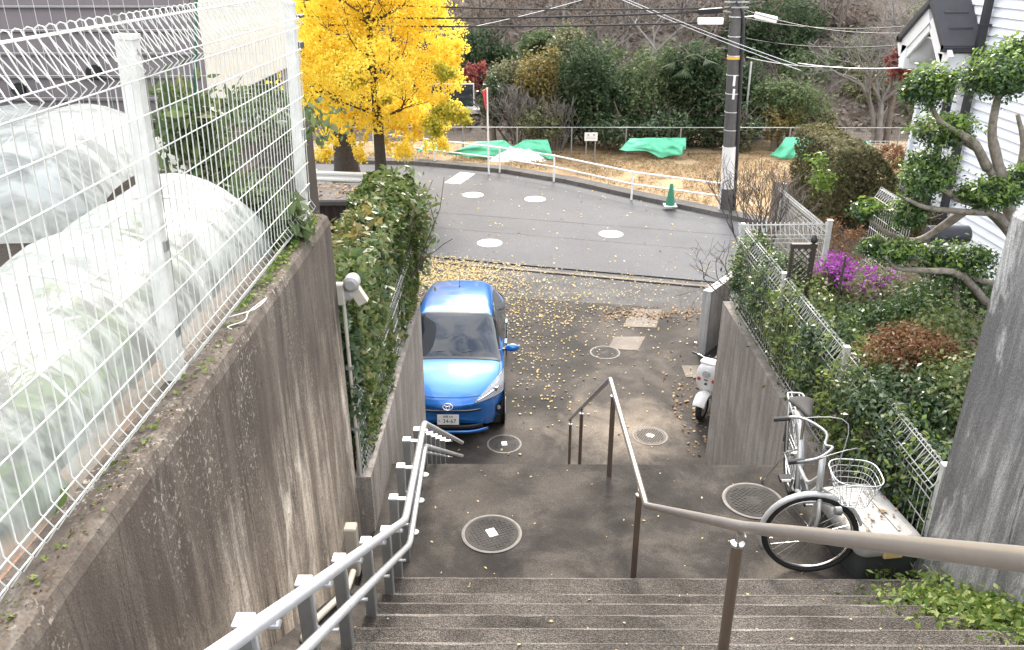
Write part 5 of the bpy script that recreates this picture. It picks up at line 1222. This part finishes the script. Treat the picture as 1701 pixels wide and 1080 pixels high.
# ---- wood edge and hillside trees
wood=[ # px,py,r,ry,Y,mat,n,leaf,label
(975,150,62,78,33,'conifer',5600,.17,'broad very dark evergreen at the middle of the wood edge'),
(1068,150,46,58,33.4,'midgreen',3800,.16,'mid green rounded tree right of the darkest evergreen'),
(1152,135,50,62,33.2,'conifer',3800,.19,'dark palm-like evergreen left of the utility pole'),
(1180,195,52,46,32.6,'conifer',3200,.16,'low dark evergreen just left of the utility pole'),
(893,150,36,62,33.2,'yellowish',3200,.15,'yellowing tree left of the broad dark evergreen'),
(843,128,30,32,34.5,'olive',1900,.15,'small olive green tree right of the red sign'),
(897,85,36,34,37,'midgreen',1900,.17,'green tree up the slope behind the yellowing one'),
(940,92,34,44,36,'olive',2200,.16,'olive tree behind the broad dark evergreen'),
(900,205,42,28,31.9,'olive',2000,.15,'pale grassy shrub behind the fence above the long tarpaulin'),
(788,128,22,24,38,'reddish',1100,.17,'reddish brown tree peeping out right of the ginkgo'),
(805,85,48,34,41,'conifer',2400,.2,'dark evergreen high on the slope right of the ginkgo'),
(820,165,20,40,33,'hedge_dk',1700,.15,'dark narrow shrub behind the red road sign'),
(1318,172,62,36,33,'midgreen',3600,.15,'green broad shrub right of the utility pole'),
(1300,190,30,20,32.4,'yellowish',1300,.14,'yellow green shrub in front of the broad one right of the pole'),
(1289,218,17,18,31.6,'yellowish',700,.12,'small orange yellow bush behind the fence right of the pole'),
(1238,235,14,22,31.5,'olive',600,.12,'small light green bush behind the fence beside the pole'),
(1285,65,70,85,43,'conifer',4600,.22,'tall nearly black evergreen behind the pole lamps'),
(1238,150,42,55,35,'conifer',2600,.18,'dark evergreen behind the thin grey post'),
(1100,212,50,28,32,'hedge_dk',2300,.15,'dark understory bush right of the notice board'),
(1010,215,46,24,31.8,'hedge_dk',2000,.15,'dark understory bush behind the notice board'),
(1230,215,34,24,32,'hedge_dk',1600,.15,'dark bush behind the utility pole foot'),
(1495,108,19,28,33,'reddish',1500,.13,'small red maple between cherry tree and white house'),
(1380,55,45,40,44,'litterleaf',1500,.2,'brown leafed tree behind the cherry branches'),
(560,150,80,80,37,'conifer',2600,.22,'dark evergreen behind the left of the ginkgo'),
(670,150,75,80,38,'conifer',2600,.22,'dark evergreen behind the right of the ginkgo'),
(440,120,90,80,38,'midgreen',2400,.22,'green tree seen through the white fence'),
(740,150,40,60,39,'hedge_dk',1800,.2,'dark tree behind the grey house'),
(1440,150,40,40,38,'olive',1600,.18,'olive tree behind the cherry trunk'),
(1560,140,60,70,36,'midgreen',2600,.19,'green tree behind the porch hood'),
(1365,205,22,20,32,'olive',800,.13,'olive shrub behind the clipped hedge'),
]
for i,(px,py,r,ry,Y,mt,n,lf,lb) in enumerate(wood):
    c=aty(px,py,Y); k=PXM(px,py,Y); zb=hz(c.x,c.y)
    t=thingw('woodland_tree' if ry>26 else 'woodland_shrub',lb,'tree' if ry>26 else 'shrub',(c.x,c.y,zb))
    rg=random.Random(100+i); r*=1.2; ry*=1.25; n*=1.25; es=[((c.x,c.y,c.z),(r*k*.8,r*k*.8,ry*k*.8))]
    for q in range(7):
        a=rg.uniform(0,6.28); b=rg.uniform(-.8,.9); s=rg.uniform(.3,.5)
        es.append(((c.x+math.cos(a)*r*k*.6*math.cos(b),c.y+math.sin(a)*r*k*.6*math.cos(b),c.z+ry*k*.65*math.sin(b)),(r*k*s,r*k*s,ry*k*s)))
    foliage('crown',es,int(n*1.7),lf*.92,L[mt],t,.17,22,.45,.35,.5,seed=200+i)
    m=MB(); zc=max(c.z,zb+.5); m.tube(smooth_path([(c.x,c.y,zb-.1),(c.x+rg.uniform(-.1,.1),c.y,(zb+zc)/2),(c.x,c.y,zc+ry*k*.3)],3),[.14,.13,.12,.10,.08,.06,.04],7)
    for q in range(5): branches(m,(c.x,c.y,zb+(zc-zb)*rg.uniform(.4,1)),(rg.gauss(0,1),rg.gauss(0,1),.7),r*k*.7,.05,1,.5,None,rg,3,(2,2),.2)
    m.obj('trunk',M['bark'],t,smooth=True)
# palm fronds for the palm-like evergreen
c=aty(1150,95,32.8); pm=thingw('palm_tree','small dark fan palm rising above the evergreens left of the pole','palm',(c.x,c.y,hz(c.x,c.y)))
MB().tube([(c.x,c.y,hz(c.x,c.y)-.1),(c.x,c.y,c.z)],[.14,.11],8).obj('trunk',M['bark'],pm)
for k in range(16):
    a=k*2.4; el=math.radians(-25+70*((k*7)%16)/16); d=Vector((math.cos(a)*math.cos(el),math.sin(a)*math.cos(el),math.sin(el))); e=Vector((c.x,c.y,c.z))+d*.8
    s=d.cross(Vector((0,0,1))).normalized(); m=MB()
    for j in range(-6,7):
        dd=(d+s*j*.16).normalized(); n_=s.cross(d)*.012
        p0=e; p1=e+dd*.62+Vector((0,0,-.12-.02*abs(j))); m.add([p0,p0.lerp(p1,.5)+s*.025,p1,p0.lerp(p1,.5)-s*.025],[(0,1,2,3)])
    f=m.obj('frond',L['conifer'],pm,fix=False); MB().tube([(c.x,c.y,c.z),e],.012,4).obj('stalk',M['bark'],f)
# bare trees
def bare(name,label,base,h,r,depth,mat,seed,spread=.55,split=(2,3),stems=1,lean=(0,0),up=.25,first=.36,minr=.006):
    rg=random.Random(seed); t=thingw(name,label,'bare tree',base); m=MB(); base=Vector(base)
    for s in range(stems):
        d=Vector((lean[0]+(rg.gauss(0,.32) if stems>1 else 0),lean[1],1)); branches(m,base+Vector((rg.gauss(0,.08),rg.gauss(0,.08),-.1)),d,h*first,r,depth,spread,None,rg,4,split,up,.7,minr,7)
    m.obj('branches',M[mat],t,smooth=True); return t
bl=['farthest left bare tree above the ginkgo','bare tree high on the slope left of the cables','pale bare tree on the slope above the yellowing tree','bare tree behind the olive tree up the slope','twisted bare tree above the broad dark evergreen','bare tree at the top centre of the slope','bare tree on the brown slope left of the palm','pinkish bare tree above the palm','bare tree on the slope just left of the pole lamp','bare tree behind the utility pole top','bare tree right of the pole behind the lamp','bare tree behind the crown of the cherry','bare tree at the top behind the porch hood','thin bare tree between ginkgo and olive tree']
bp=[(700,20,44),(800,10,42),(870,30,40),(930,20,42),(985,30,39),(1040,10,43),(1080,50,38),(1130,30,41),(1170,50,39),(1215,40,42),(1250,80,38),(1390,30,42),(1480,40,40),(850,170,33)]
for i,(px,py,Y) in enumerate(bp):
    c=aty(px,py,Y); zb=hz(c.x,Y); bare('bare_tree',bl[i],(c.x,Y,zb),max(4.5,(4.8-zb)*1.2) if i<13 else 3.2,.085 if i<13 else .05,5 if i<13 else 4,'twig' if i%3 else 'twig_g',300+i,.6,(2,3),1 if i<13 else 4,(0,0),.12,.30,.011)
c=atz(1455,236,VZ); 
bare('cherry_tree','large bare grey cherry tree with spreading branches behind the white mesh fence',(aty(1455,232,33).x,33,VZ),7.0,.13,6,'twig_g',411,.6,(2,3),4,(0,0),.10,.24,.009)
bare('bare_shrub','bare twiggy shrub between the utility pole and the garden fence',(aty(1262,395,12.4).x,12.4,-.3),2.0,.02,4,'twig',421,.5,(2,3),9,(0,0),.25,.30,.0035)
bare('bare_shrub','thin bare twigs hanging over the street from the garden corner',(aty(1225,420,10.9).x,10.9,-.2),1.25,.010,3,'twig',423,.7,(2,3),4,(-.5,0),.05,.35,.0025)
bare('bare_shrub','grey bare bush behind the road sign',(aty(862,232,32.2).x,32.2,VZ),3.0,.04,4,'twig_g',425,.5,(2,3),9,(0,0),.25,.3,.01)
bare('bare_shrub','dry stems sticking up behind the pale grassy shrub',(aty(925,232,31.6).x,31.6,VZ),2.0,.03,3,'twig_g',427,.35,(2,3),10,(.2,0),.3,.4,.009)
# litter on the hillside
P=[]
for _ in range(26000):
    x=R.uniform(-16,18); y=R.uniform(34.5,58); P.append((x,y,hz(x,y)+abs(R.gauss(.06,.12))))
tag(ground_leaves('leaf_litter',np.array(P),.28,L['litterleaf'],61,.9,.6),'brown leaf litter and dry scrub covering the wooded slope','leaf litter',kind='stuff')
# straw on the field
P=[]
while len(P)<17000:
    x=R.uniform(-10,14); y=R.uniform(22,31.2)
    i=next((k for k in range(len(walkin)-1) if walkin[k][0]<=x<=walkin[k+1][0]),None)
    if i is None: continue
    a,b=walkin[i],walkin[i+1]; yk=a[1]+(b[1]-a[1])*(x-a[0])/(b[0]-a[0])
    if y<yk+.02: continue
    if mn.noise(Vector((x*.9,y*.9,4)))<-.25: continue
    P.append((x,y,VZ+.02+abs(R.gauss(0,.025))))
tag(ground_leaves('dry_grass',np.array(P),.11,L['drystraw'],62,.8,.25),'short dry yellow grass on the verge before the wood','grass',kind='stuff')
# ivy under the guard rail
P=[(R.uniform(-8.5,-4.0),R.uniform(24.2,25.6),G+abs(R.gauss(.06,.1))) for _ in range(2600)]
tag(ground_leaves('ground_cover',np.array(P),.12,L['hedge_dk'],63,.8,.6),'dark low ground cover under the guard rail','ground cover',kind='stuff')
# ---- boxy hedges
def boxcloud(x0,x1,y0,y1,z0,z1,n,seed,lump=.08,top=None):
    g=np.random.default_rng(seed); u=g.random((n,3)); f=g.integers(0,5,n); dpt=np.abs(g.normal(size=n))*.10
    for k,(ax,v) in enumerate(((0,0),(0,1),(1,0),(1,1),(2,1))):
        s=f==k; u[s,ax]=v
    P=np.array([x0,y0,z0])+u*np.array([x1-x0,y1-y0,z1-z0]); c=np.array([(x0+x1)/2,(y0+y1)/2,(z0+z1)/2])
    for i in range(n):
        p=P[i]; d=c-p; d/=max(1e-6,np.linalg.norm(d)); l=lump*(mn.noise(Vector(p*2.2))+.7*mn.noise(Vector(p*5)))
        P[i]=p+d*(dpt[i]+l)
        if top is not None: P[i,2]=min(P[i,2],top(P[i,0],P[i,1])+g.random()*.05)
    return P,unit(P-c)
def boxfoliage(name,args,size,mat,parent,ratio=.5,upb=.3):
    P,O=boxcloud(*args); g=np.random.default_rng(args[7]+1); m=len(P)
    nn=unit(O*.8+g.normal(size=(m,3))*.6+np.array([0,0,upb])); A=unit(np.cross(nn,g.normal(size=(m,3)))); B=unit(np.cross(nn,A))
    return link(name,fan_mesh(name,P,A,B,size*(.6+.8*g.random(m)),mat,ratio),parent)
hg=thingw('hedge','tall leafy hedge with glossy green leaves left of the blue car','hedge',(-1.4,7.2,.45))
boxfoliage('foliage',(-1.66,-1.14,5.5,9.05,.5,1.93,14000,71,.12),.085,L['hedge'],hg,.42)
boxfoliage('foliage',(-1.6,-1.2,5.32,7.0,.45,1.80,5200,72,.10),.095,L['glossy'],hg,.5)
boxfoliage('foliage',(-1.65,-1.16,5.3,8.75,.42,1.6,9500,77,.07),.08,L['hedge_dk'],hg,.5)
foliage('foliage',[((-1.25,8.75,1.6),(.34,.35,.38)),((-1.35,8.2,1.8),(.28,.4,.2)),((-1.4,7.3,1.85),(.25,.4,.14)),((-1.15,8.9,1.2),(.2,.2,.5)),((-1.42,6.3,1.82),(.24,.4,.16))],3000,.09,L['hedge'],hg,.2,16,.5,.4,.42,seed=73)
foliage('foliage',[((-1.25,8.75,1.72),(.12,.12,.08)),((-1.4,6.9,1.9),(.22,.8,.08)),((-1.4,5.8,1.75),(.2,.3,.1))],380,.09,L['yellowish'],hg,.3,12,.2,.5,.42,seed=74)
m=MB(); rg=random.Random(5)
for y in np.arange(5.6,9,.35): branches(m,(-1.42+rg.uniform(-.1,.1),y,.4),(0,0,1),.7,.02,2,.4,None,rg,3,(2,3),.3)
m.obj('stems',M['bark'],hg,smooth=True)
# clipped hedge by the white house
hb_=[]
c0=aty(1398,225,14.8); 
ch_=thingw('clipped_hedge','large clipped olive brown hedge block left of the white house','hedge',(c0.x,14.6,-.18))
xa=aty(1366,300,14.2).x; xb=aty(1468,300,14.2).x; ztop=c0.z
boxfoliage('foliage',(xa,xb,13.7,15.9,-.15,ztop,17000,81,.12,lambda x,y:ztop-max(0,(x-(xb-.45)))*1.2-.25*max(0,(xa+.25-x))*4*.25),.06,L['boxwood'],ch_,.6,.4)
boxfoliage('foliage',(xb-.35,xb+.35,12.6,14.6,-.15,ztop-.72,6000,82,.1),.06,L['boxwood'],ch_,.6,.4)
foliage('foliage',ell_px([(1365,300,22,18),(1358,270,16,16)],13.6,.6),420,.07,L['glossy_y'],ch_,.3,12,.3,.4,.5,seed=83)
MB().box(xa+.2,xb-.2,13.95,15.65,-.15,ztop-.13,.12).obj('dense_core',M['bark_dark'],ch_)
c=aty(1480,262,19); t=thingw('clipped_shrub','round rusty clipped shrub beside the white mesh fence','shrub',(c.x,19,-.5)); foliage('foliage',[((c.x,19,c.z),(.36,.36,.28))],2200,.06,L['rust'],t,.1,20,.8,.3,.5,seed=84); MB().tube([(c.x,19,-2.8),(c.x,19,c.z)],.03,6).obj('stem',M['bark'],t)
# ---- ivy/shrubs behind the right mesh fence
shr=[(3.06,10.05,.30,.36,.50,'hedge_dk',1900,.075,'ivy shrub at the far corner of the overgrown fence'),(3.1,9.2,.36,.5,.54,'hedge_dk',2400,.075,'second ivy shrub from the street end of the overgrown fence'),(3.12,8.25,.40,.55,.55,'hedge',2600,.08,'third shrub along the overgrown fence, lighter green'),(3.1,7.3,.38,.55,.52,'hedge_dk',2700,.08,'fourth dark shrub along the overgrown fence above the wall'),(3.06,6.4,.34,.55,.55,'hedge',2600,.08,'fifth shrub along the overgrown fence behind the bicycle'),(3.03,5.55,.30,.5,.52,'hedge_dk',2500,.085,'ivy mass in the fence behind the storage box'),(3.12,5.05,.2,.3,.45,'hedge_dk',1300,.085,'ivy mass squeezed between the fence and grey wall')]
for i,(x,y,rx,ry,rz_,mt,n,lf,lb) in enumerate(shr):
    t=thingw('ivy_shrub',lb,'shrub',(x,y,-.18)); zc=.34
    rg=random.Random(500+i); es=[((x,y,zc),(rx,ry,rz_))]+[((x+rg.uniform(-.6,.8)*rx,y+rg.uniform(-.7,.7)*ry,zc+rg.uniform(-.6,.75)*rz_),(rx*.45,ry*.4,rz_*.35)) for _ in range(6)]
    foliage('leaves',es,int(n*2.6),lf*.62,L[mt],t,.16,18,.5,.35,.5,seed=510+i)
    foliage('leaves',[((x,y,zc+.12),(rx*1.05,ry,rz_*.85))],int(n*.3),lf*.62,L['weed'],t,.1,6,.85,.6,.5,seed=530+i)
    m=MB()
    for q in range(5): branches(m,(x+rg.uniform(-.1,.1),y+rg.uniform(-.3,.3),-.2),(rg.gauss(0,.2),rg.gauss(0,.2),1),.4,.012,2,.5,None,rg,3,(2,2),.2)
    m.obj('stems',M['bark'],t,smooth=True)
gar=[(1512,592,6.5,.42,.28,.27,'rust',4200,.05,'rust red low bush in the garden by the grey wall'),(1420,540,8.2,.5,.4,.3,'midgreen',1600,.08,'dark green shrub behind the ivy at mid garden'),(1500,540,7.6,.5,.4,.3,'glossy',1700,.075,'glossy shrub under the pruned tree'),(1570,560,7.0,.45,.4,.35,'hedge',1500,.08,'green shrub at the foot of the pruned tree'),(1450,600,7.0,.35,.3,.22,'glossy_y',700,.07,'bright yellow green plant beside the rust red bush'),(1590,660,5.9,.32,.4,.35,'hedge',1700,.07,'green shrub against the grey wall end'),(1500,680,5.9,.4,.35,.3,'hedge_dk',1700,.075,'dark shrub in front of the rust red bush'),(1450,660,6.3,.3,.3,.3,'hedge_dk',1200,.07,'dark shrub left of the rust red bush'),(1400,500,8.9,.4,.4,.3,'olive',1200,.07,'olive shrub between ivy and purple flowers'),(1470,470,9.4,.4,.5,.2,'olive',800,.07,'low olive plant behind the purple flowers'),(1600,500,8.2,.5,.5,.35,'glossy',1400,.08,'glossy shrub beside the trunk of the pruned tree'),(1540,505,8.6,.45,.4,.25,'olive',1000,.07,'pale shrub under the lower pad of the pruned tree'),(1395,400,11.4,.4,.4,.3,'rust',700,.06,'small reddish shrub at the foot of the clipped hedge')]
for i,(px,py,Y,rx,ry,rz_,mt,n,lf,lb) in enumerate(gar):
    c=aty(px,py,Y); zc=max(c.z,-.18+rz_*.6); t=thingw('garden_shrub',lb,'shrub',(c.x,Y,-.18)); rg=random.Random(600+i)
    es=[((c.x,Y,zc),(rx,ry,rz_))]+[((c.x+rg.uniform(-.6,.6)*rx,Y+rg.uniform(-.6,.6)*ry,zc+rg.uniform(-.3,.7)*rz_),(rx*.45,ry*.45,rz_*.45)) for _ in range(4)]
    foliage('leaves',es,int(n*1.9),lf*.72,L[mt],t,.17,16,.45,.4,.45,seed=610+i)
    m=MB()
    for q in range(4): branches(m,(c.x+rg.uniform(-.1,.1),Y,-.2),(rg.gauss(0,.3),rg.gauss(0,.3),1),max(.25,(zc+.18)*.7),.012,1,.5,None,rg,3,(2,2),.2)
    m.obj('stems',M['bark'],t,smooth=True)
for i,(px,py,Y,rx) in enumerate(((1380,445,9.0,.22),(1445,462,8.4,.28),(1400,450,8.8,.15))):
    c=aty(px,py,Y); t=thingw('purple_flowers',['purple flower clump beside the white fence post','larger purple flower clump right of the stake','small purple flower clump between the two others'][i],'flowers',(c.x,Y,-.18))
    foliage('blossoms',[((c.x,Y,c.z),(rx*1.15,rx,.15))],300,.045,L['purple'],t,.2,14,.4,.5,.5,seed=640+i); foliage('leaves',[((c.x,Y,c.z-.12),(rx,rx,.16))],300,.08,L['olive'],t,.2,10,.3,.5,.35,seed=650+i)
# ---- pruned cloud tree
nv=thingw('pruned_tree','cloud pruned evergreen with pale twisting limbs before the white house','tree',(aty(1600,560,8.0).x,8.0,-.18))
Yt=8.0
TP=[aty(1640,640,8.0),aty(1665,520,8.0),aty(1690,430,7.9),aty(1672,330,7.9),aty(1655,260,7.9),aty(1648,215,7.9),aty(1660,150,7.9)]
TP[0].z=-.25
m=MB(); m.tube(smooth_path(TP,5),[(.085-.055*i/30)*(1+.18*mn.noise(Vector((i*.8,7,0)))) for i in range(31)],10)
limbs=[[(1688,420),(1660,360),(1600,352),(1540,345),(1505,330)],[(1688,400),(1640,350),(1590,330),(1570,318),(1548,312)],[(1650,295),(1625,250),(1590,232),(1555,228)],[(1672,330),(1690,290),(1700,240),(1690,190)],[(1640,280),(1620,240),(1600,225),(1560,200),(1545,165)],[(1680,480),(1640,470),(1600,455),(1580,440)],[(1600,352),(1560,380),(1520,400),(1470,385),(1440,360)],[(1665,540),(1600,460),(1540,450),(1490,445),(1470,425)],[(1672,330),(1660,310),(1650,320)],[(1600,560),(1590,500),(1585,450)]]
for i,l in enumerate(limbs):
    yy=7.9+((i*37)%7-3)*.06; pts=smooth_path([aty(x,y,7.9 if q==0 else yy) for q,(x,y) in enumerate(l)],4); n=len(pts); m.tube(pts,[.045*(1-.65*k/n)*(1+.22*mn.noise(Vector((k*.9,i*3.3,0)))) for k in range(n)],8)
rg=random.Random(77)
for (px,py,r,ry) in ((1545,148,42,38),(1660,128,58,44),(1560,222,52,30),(1545,290,46,32),(1505,358,34,30),(1640,325,50,28),(1480,420,46,24),(1580,440,56,36)):
    q=aty(px,py+ry*.5,7.9)
    for k in range(5): branches(m,q,(rg.gauss(0,1),rg.gauss(0,.6),.5),.16,.009,2,.6,None,rg,3,(2,3),.1,.7,.0025)
m.obj('trunk',M['bark_pale'],nv,smooth=True)
pads=[(1545,148,42,38),(1660,128,58,44),(1560,222,52,30),(1545,285,48,34),(1535,305,40,30),(1505,358,34,30),(1440,350,26,18),(1640,325,50,28),(1480,420,46,24),(1580,440,56,36),(1685,105,40,40),(1520,150,22,22),(1690,300,30,25)]
for i,(px,py,r,ry) in enumerate(pads):
    yy=7.9+((i*37)%7-3)*.05; es=ell_px([(px,py,r,ry,0)],yy,.9)
    rg=random.Random(700+i); c,rr_=es[0]; es=[(c,tuple(v*.75 for v in rr_))]+[((c[0]+rg.uniform(-.6,.6)*rr_[0],c[1]+rg.uniform(-.6,.6)*rr_[1],c[2]+rg.uniform(-.2,.6)*rr_[2]),tuple(v*.45 for v in rr_)) for _ in range(5)]
    foliage('leaf_pad',es,int(2600*(r*ry)/1600)+600,.044,L['glossy'],nv,.32,9,.25,.5,.45,seed=710+i,stuff=True)
    foliage('leaf_pad',[((c[0],c[1],c[2]+rr_[2]*.35),(rr_[0]*.9,rr_[1]*.9,rr_[2]*.7))],int(420*(r*ry)/1600)+80,.05,L['glossy_y'],nv,.2,6,.7,.6,.5,seed=730+i,stuff=True)
# ---- weeds at the lower right of the steps
def stepz(y): 
    k=math.floor((4.46-y)/TR)+1; return max(0,RI*max(0,k)) if y<4.53 else 0
P=[]
for _ in range(5200):
    y=R.gauss(3.75,.33); x=2.9-abs(R.gauss(0,.22))*(1.0 if y<4 else 1.3)
    if 2.9<y<4.7 and x>2.1: P.append((x,y,stepz(y)+abs(R.gauss(.03,.05))))
tag(ground_leaves('weeds',np.array(P),.05,L['weed'],91,.7,.45),'low green weeds spreading over the steps at the foot of the grey wall','weeds',kind='stuff')
for i,(x,y) in enumerate(((2.75,4.05),(2.83,4.4),(2.6,4.62))):
    t=thingw('weed_sprig',['leafy weed sprig rising from the weeds on the steps','small weed sprig close to the grey wall','grass tuft beside the storage box'][i],'weed',(x,y,stepz(y)))
    m=MB()
    for q in range(6): a=R.uniform(0,6.28); m.tube(smooth_path([(x,y,stepz(y)-.01),(x+.05*math.cos(a),y+.05*math.sin(a),stepz(y)+.10),(x+.13*math.cos(a),y+.13*math.sin(a),stepz(y)+.13)],3),.0022,4)
    m.obj('stems',M['bark_pale'],t); foliage('leaves',[((x,y,stepz(y)+.1),(.13,.13,.06))],60,.055,L['weed'],t,.3,4,.3,.6,.4,seed=800+i)
# ---- fallen ginkgo leaves
P=[]
while len(P)<3600:
    x=R.uniform(-2.6,4.4); y=R.uniform(9.7,20.2)
    d=.018+1.0*math.exp(-((x+1.9)/1.5)**2-((y-18)/1.7)**2)+.50*math.exp(-((x-.3)/1.6)**2-((y-16.4)/1.7)**2)+.16*math.exp(-((y-18)/2)**2)+.22*math.exp(-((x-.2)/.9)**2-((y-13.5)/2)**2)
    d*=.5+.9*max(0,.5+mn.noise(Vector((x*1.6,y*1.6,2))))
    if y>19.77-.253*(x+2.4): d*=.12
    if y<12: d*=.6
    if abs(x+1.04)<.95 and 10.9<y<15.05: continue
    if R.random()<d: P.append((x,y,G+.014+R.random()*.01))
P+=[(x,y,G+.014+R.random()*.012) for x,y in ((R.gauss(-1.6,.75),R.gauss(18.3,.75)) for _ in range(3000)) if x>-3.0 and y<19.9-.253*(x+2.4) and y>15.2]
tag(ground_leaves('fallen_leaves',np.array(P),.041,L['fallen'],92,.3,.9),'yellow ginkgo leaves scattered over the driveway and apron','fallen leaves',kind='stuff')
P=[(R.uniform(2.6,3.4),R.gauss(12.2,.9),G+.014+R.random()*.01) for _ in range(160)]+[(R.uniform(1.8,4),R.gauss(16.1,.2)-.12*(R.random()),G+.014+R.random()*.02) for _ in range(300)]
tag(ground_leaves('fallen_leaves',np.array(P),.06,L['driedleaf'],93,.4,.8),'dead brown leaves gathered by the scooter and along the apron joint','fallen leaves',kind='stuff')
P=[]
for _ in range(170):
    y=R.uniform(2.2,6.1); x=R.uniform(-1.05,2.85); P.append((x,y,stepz(y)+.006))
tag(ground_leaves('leaf_debris',np.array(P),.022,L['fallen'],94,.3,.6),'tiny pale leaf fragments on the steps and landing','debris',kind='stuff')
P=[(R.uniform(-3,6),R.uniform(18.5,28),G+.01) for _ in range(260)]
tag(ground_leaves('fallen_leaves',np.array(P),.06,L['fallen'],95,.3,.8),'few fallen leaves scattered on the street','fallen leaves',kind='stuff')
# ---- far wood that reads as one mass
es=ell_px([(790,60,50,30),(850,50,40,30),(1000,95,40,25),(1100,100,45,25),(1190,110,40,30),(1260,120,45,35),(1340,110,50,30),(1420,100,50,40),(740,60,50,40),(1520,60,60,50),(1330,150,40,30)],44,1.2,4)
tag(foliage('far_wood',es,15000,.22,L['midgreen'],None,.2,26,.4,.3,.5,seed=901,stuff=True),'distant mixed evergreen wood filling gaps on the slope','wood',kind='stuff')
es=ell_px([(900,40,60,25),(960,60,60,30),(1050,40,70,35),(1130,70,60,40),(1180,30,60,30),(830,20,60,25),(1420,40,70,40),(1000,10,120,30),(1250,20,60,30)],46,1.4,4)
tag(foliage('far_scrub',es,14000,.24,L['litterleaf'],None,.25,20,.3,.3,.3,seed=902,stuff=True),'brown bare scrub and twigs high on the slope','scrub',kind='stuff')
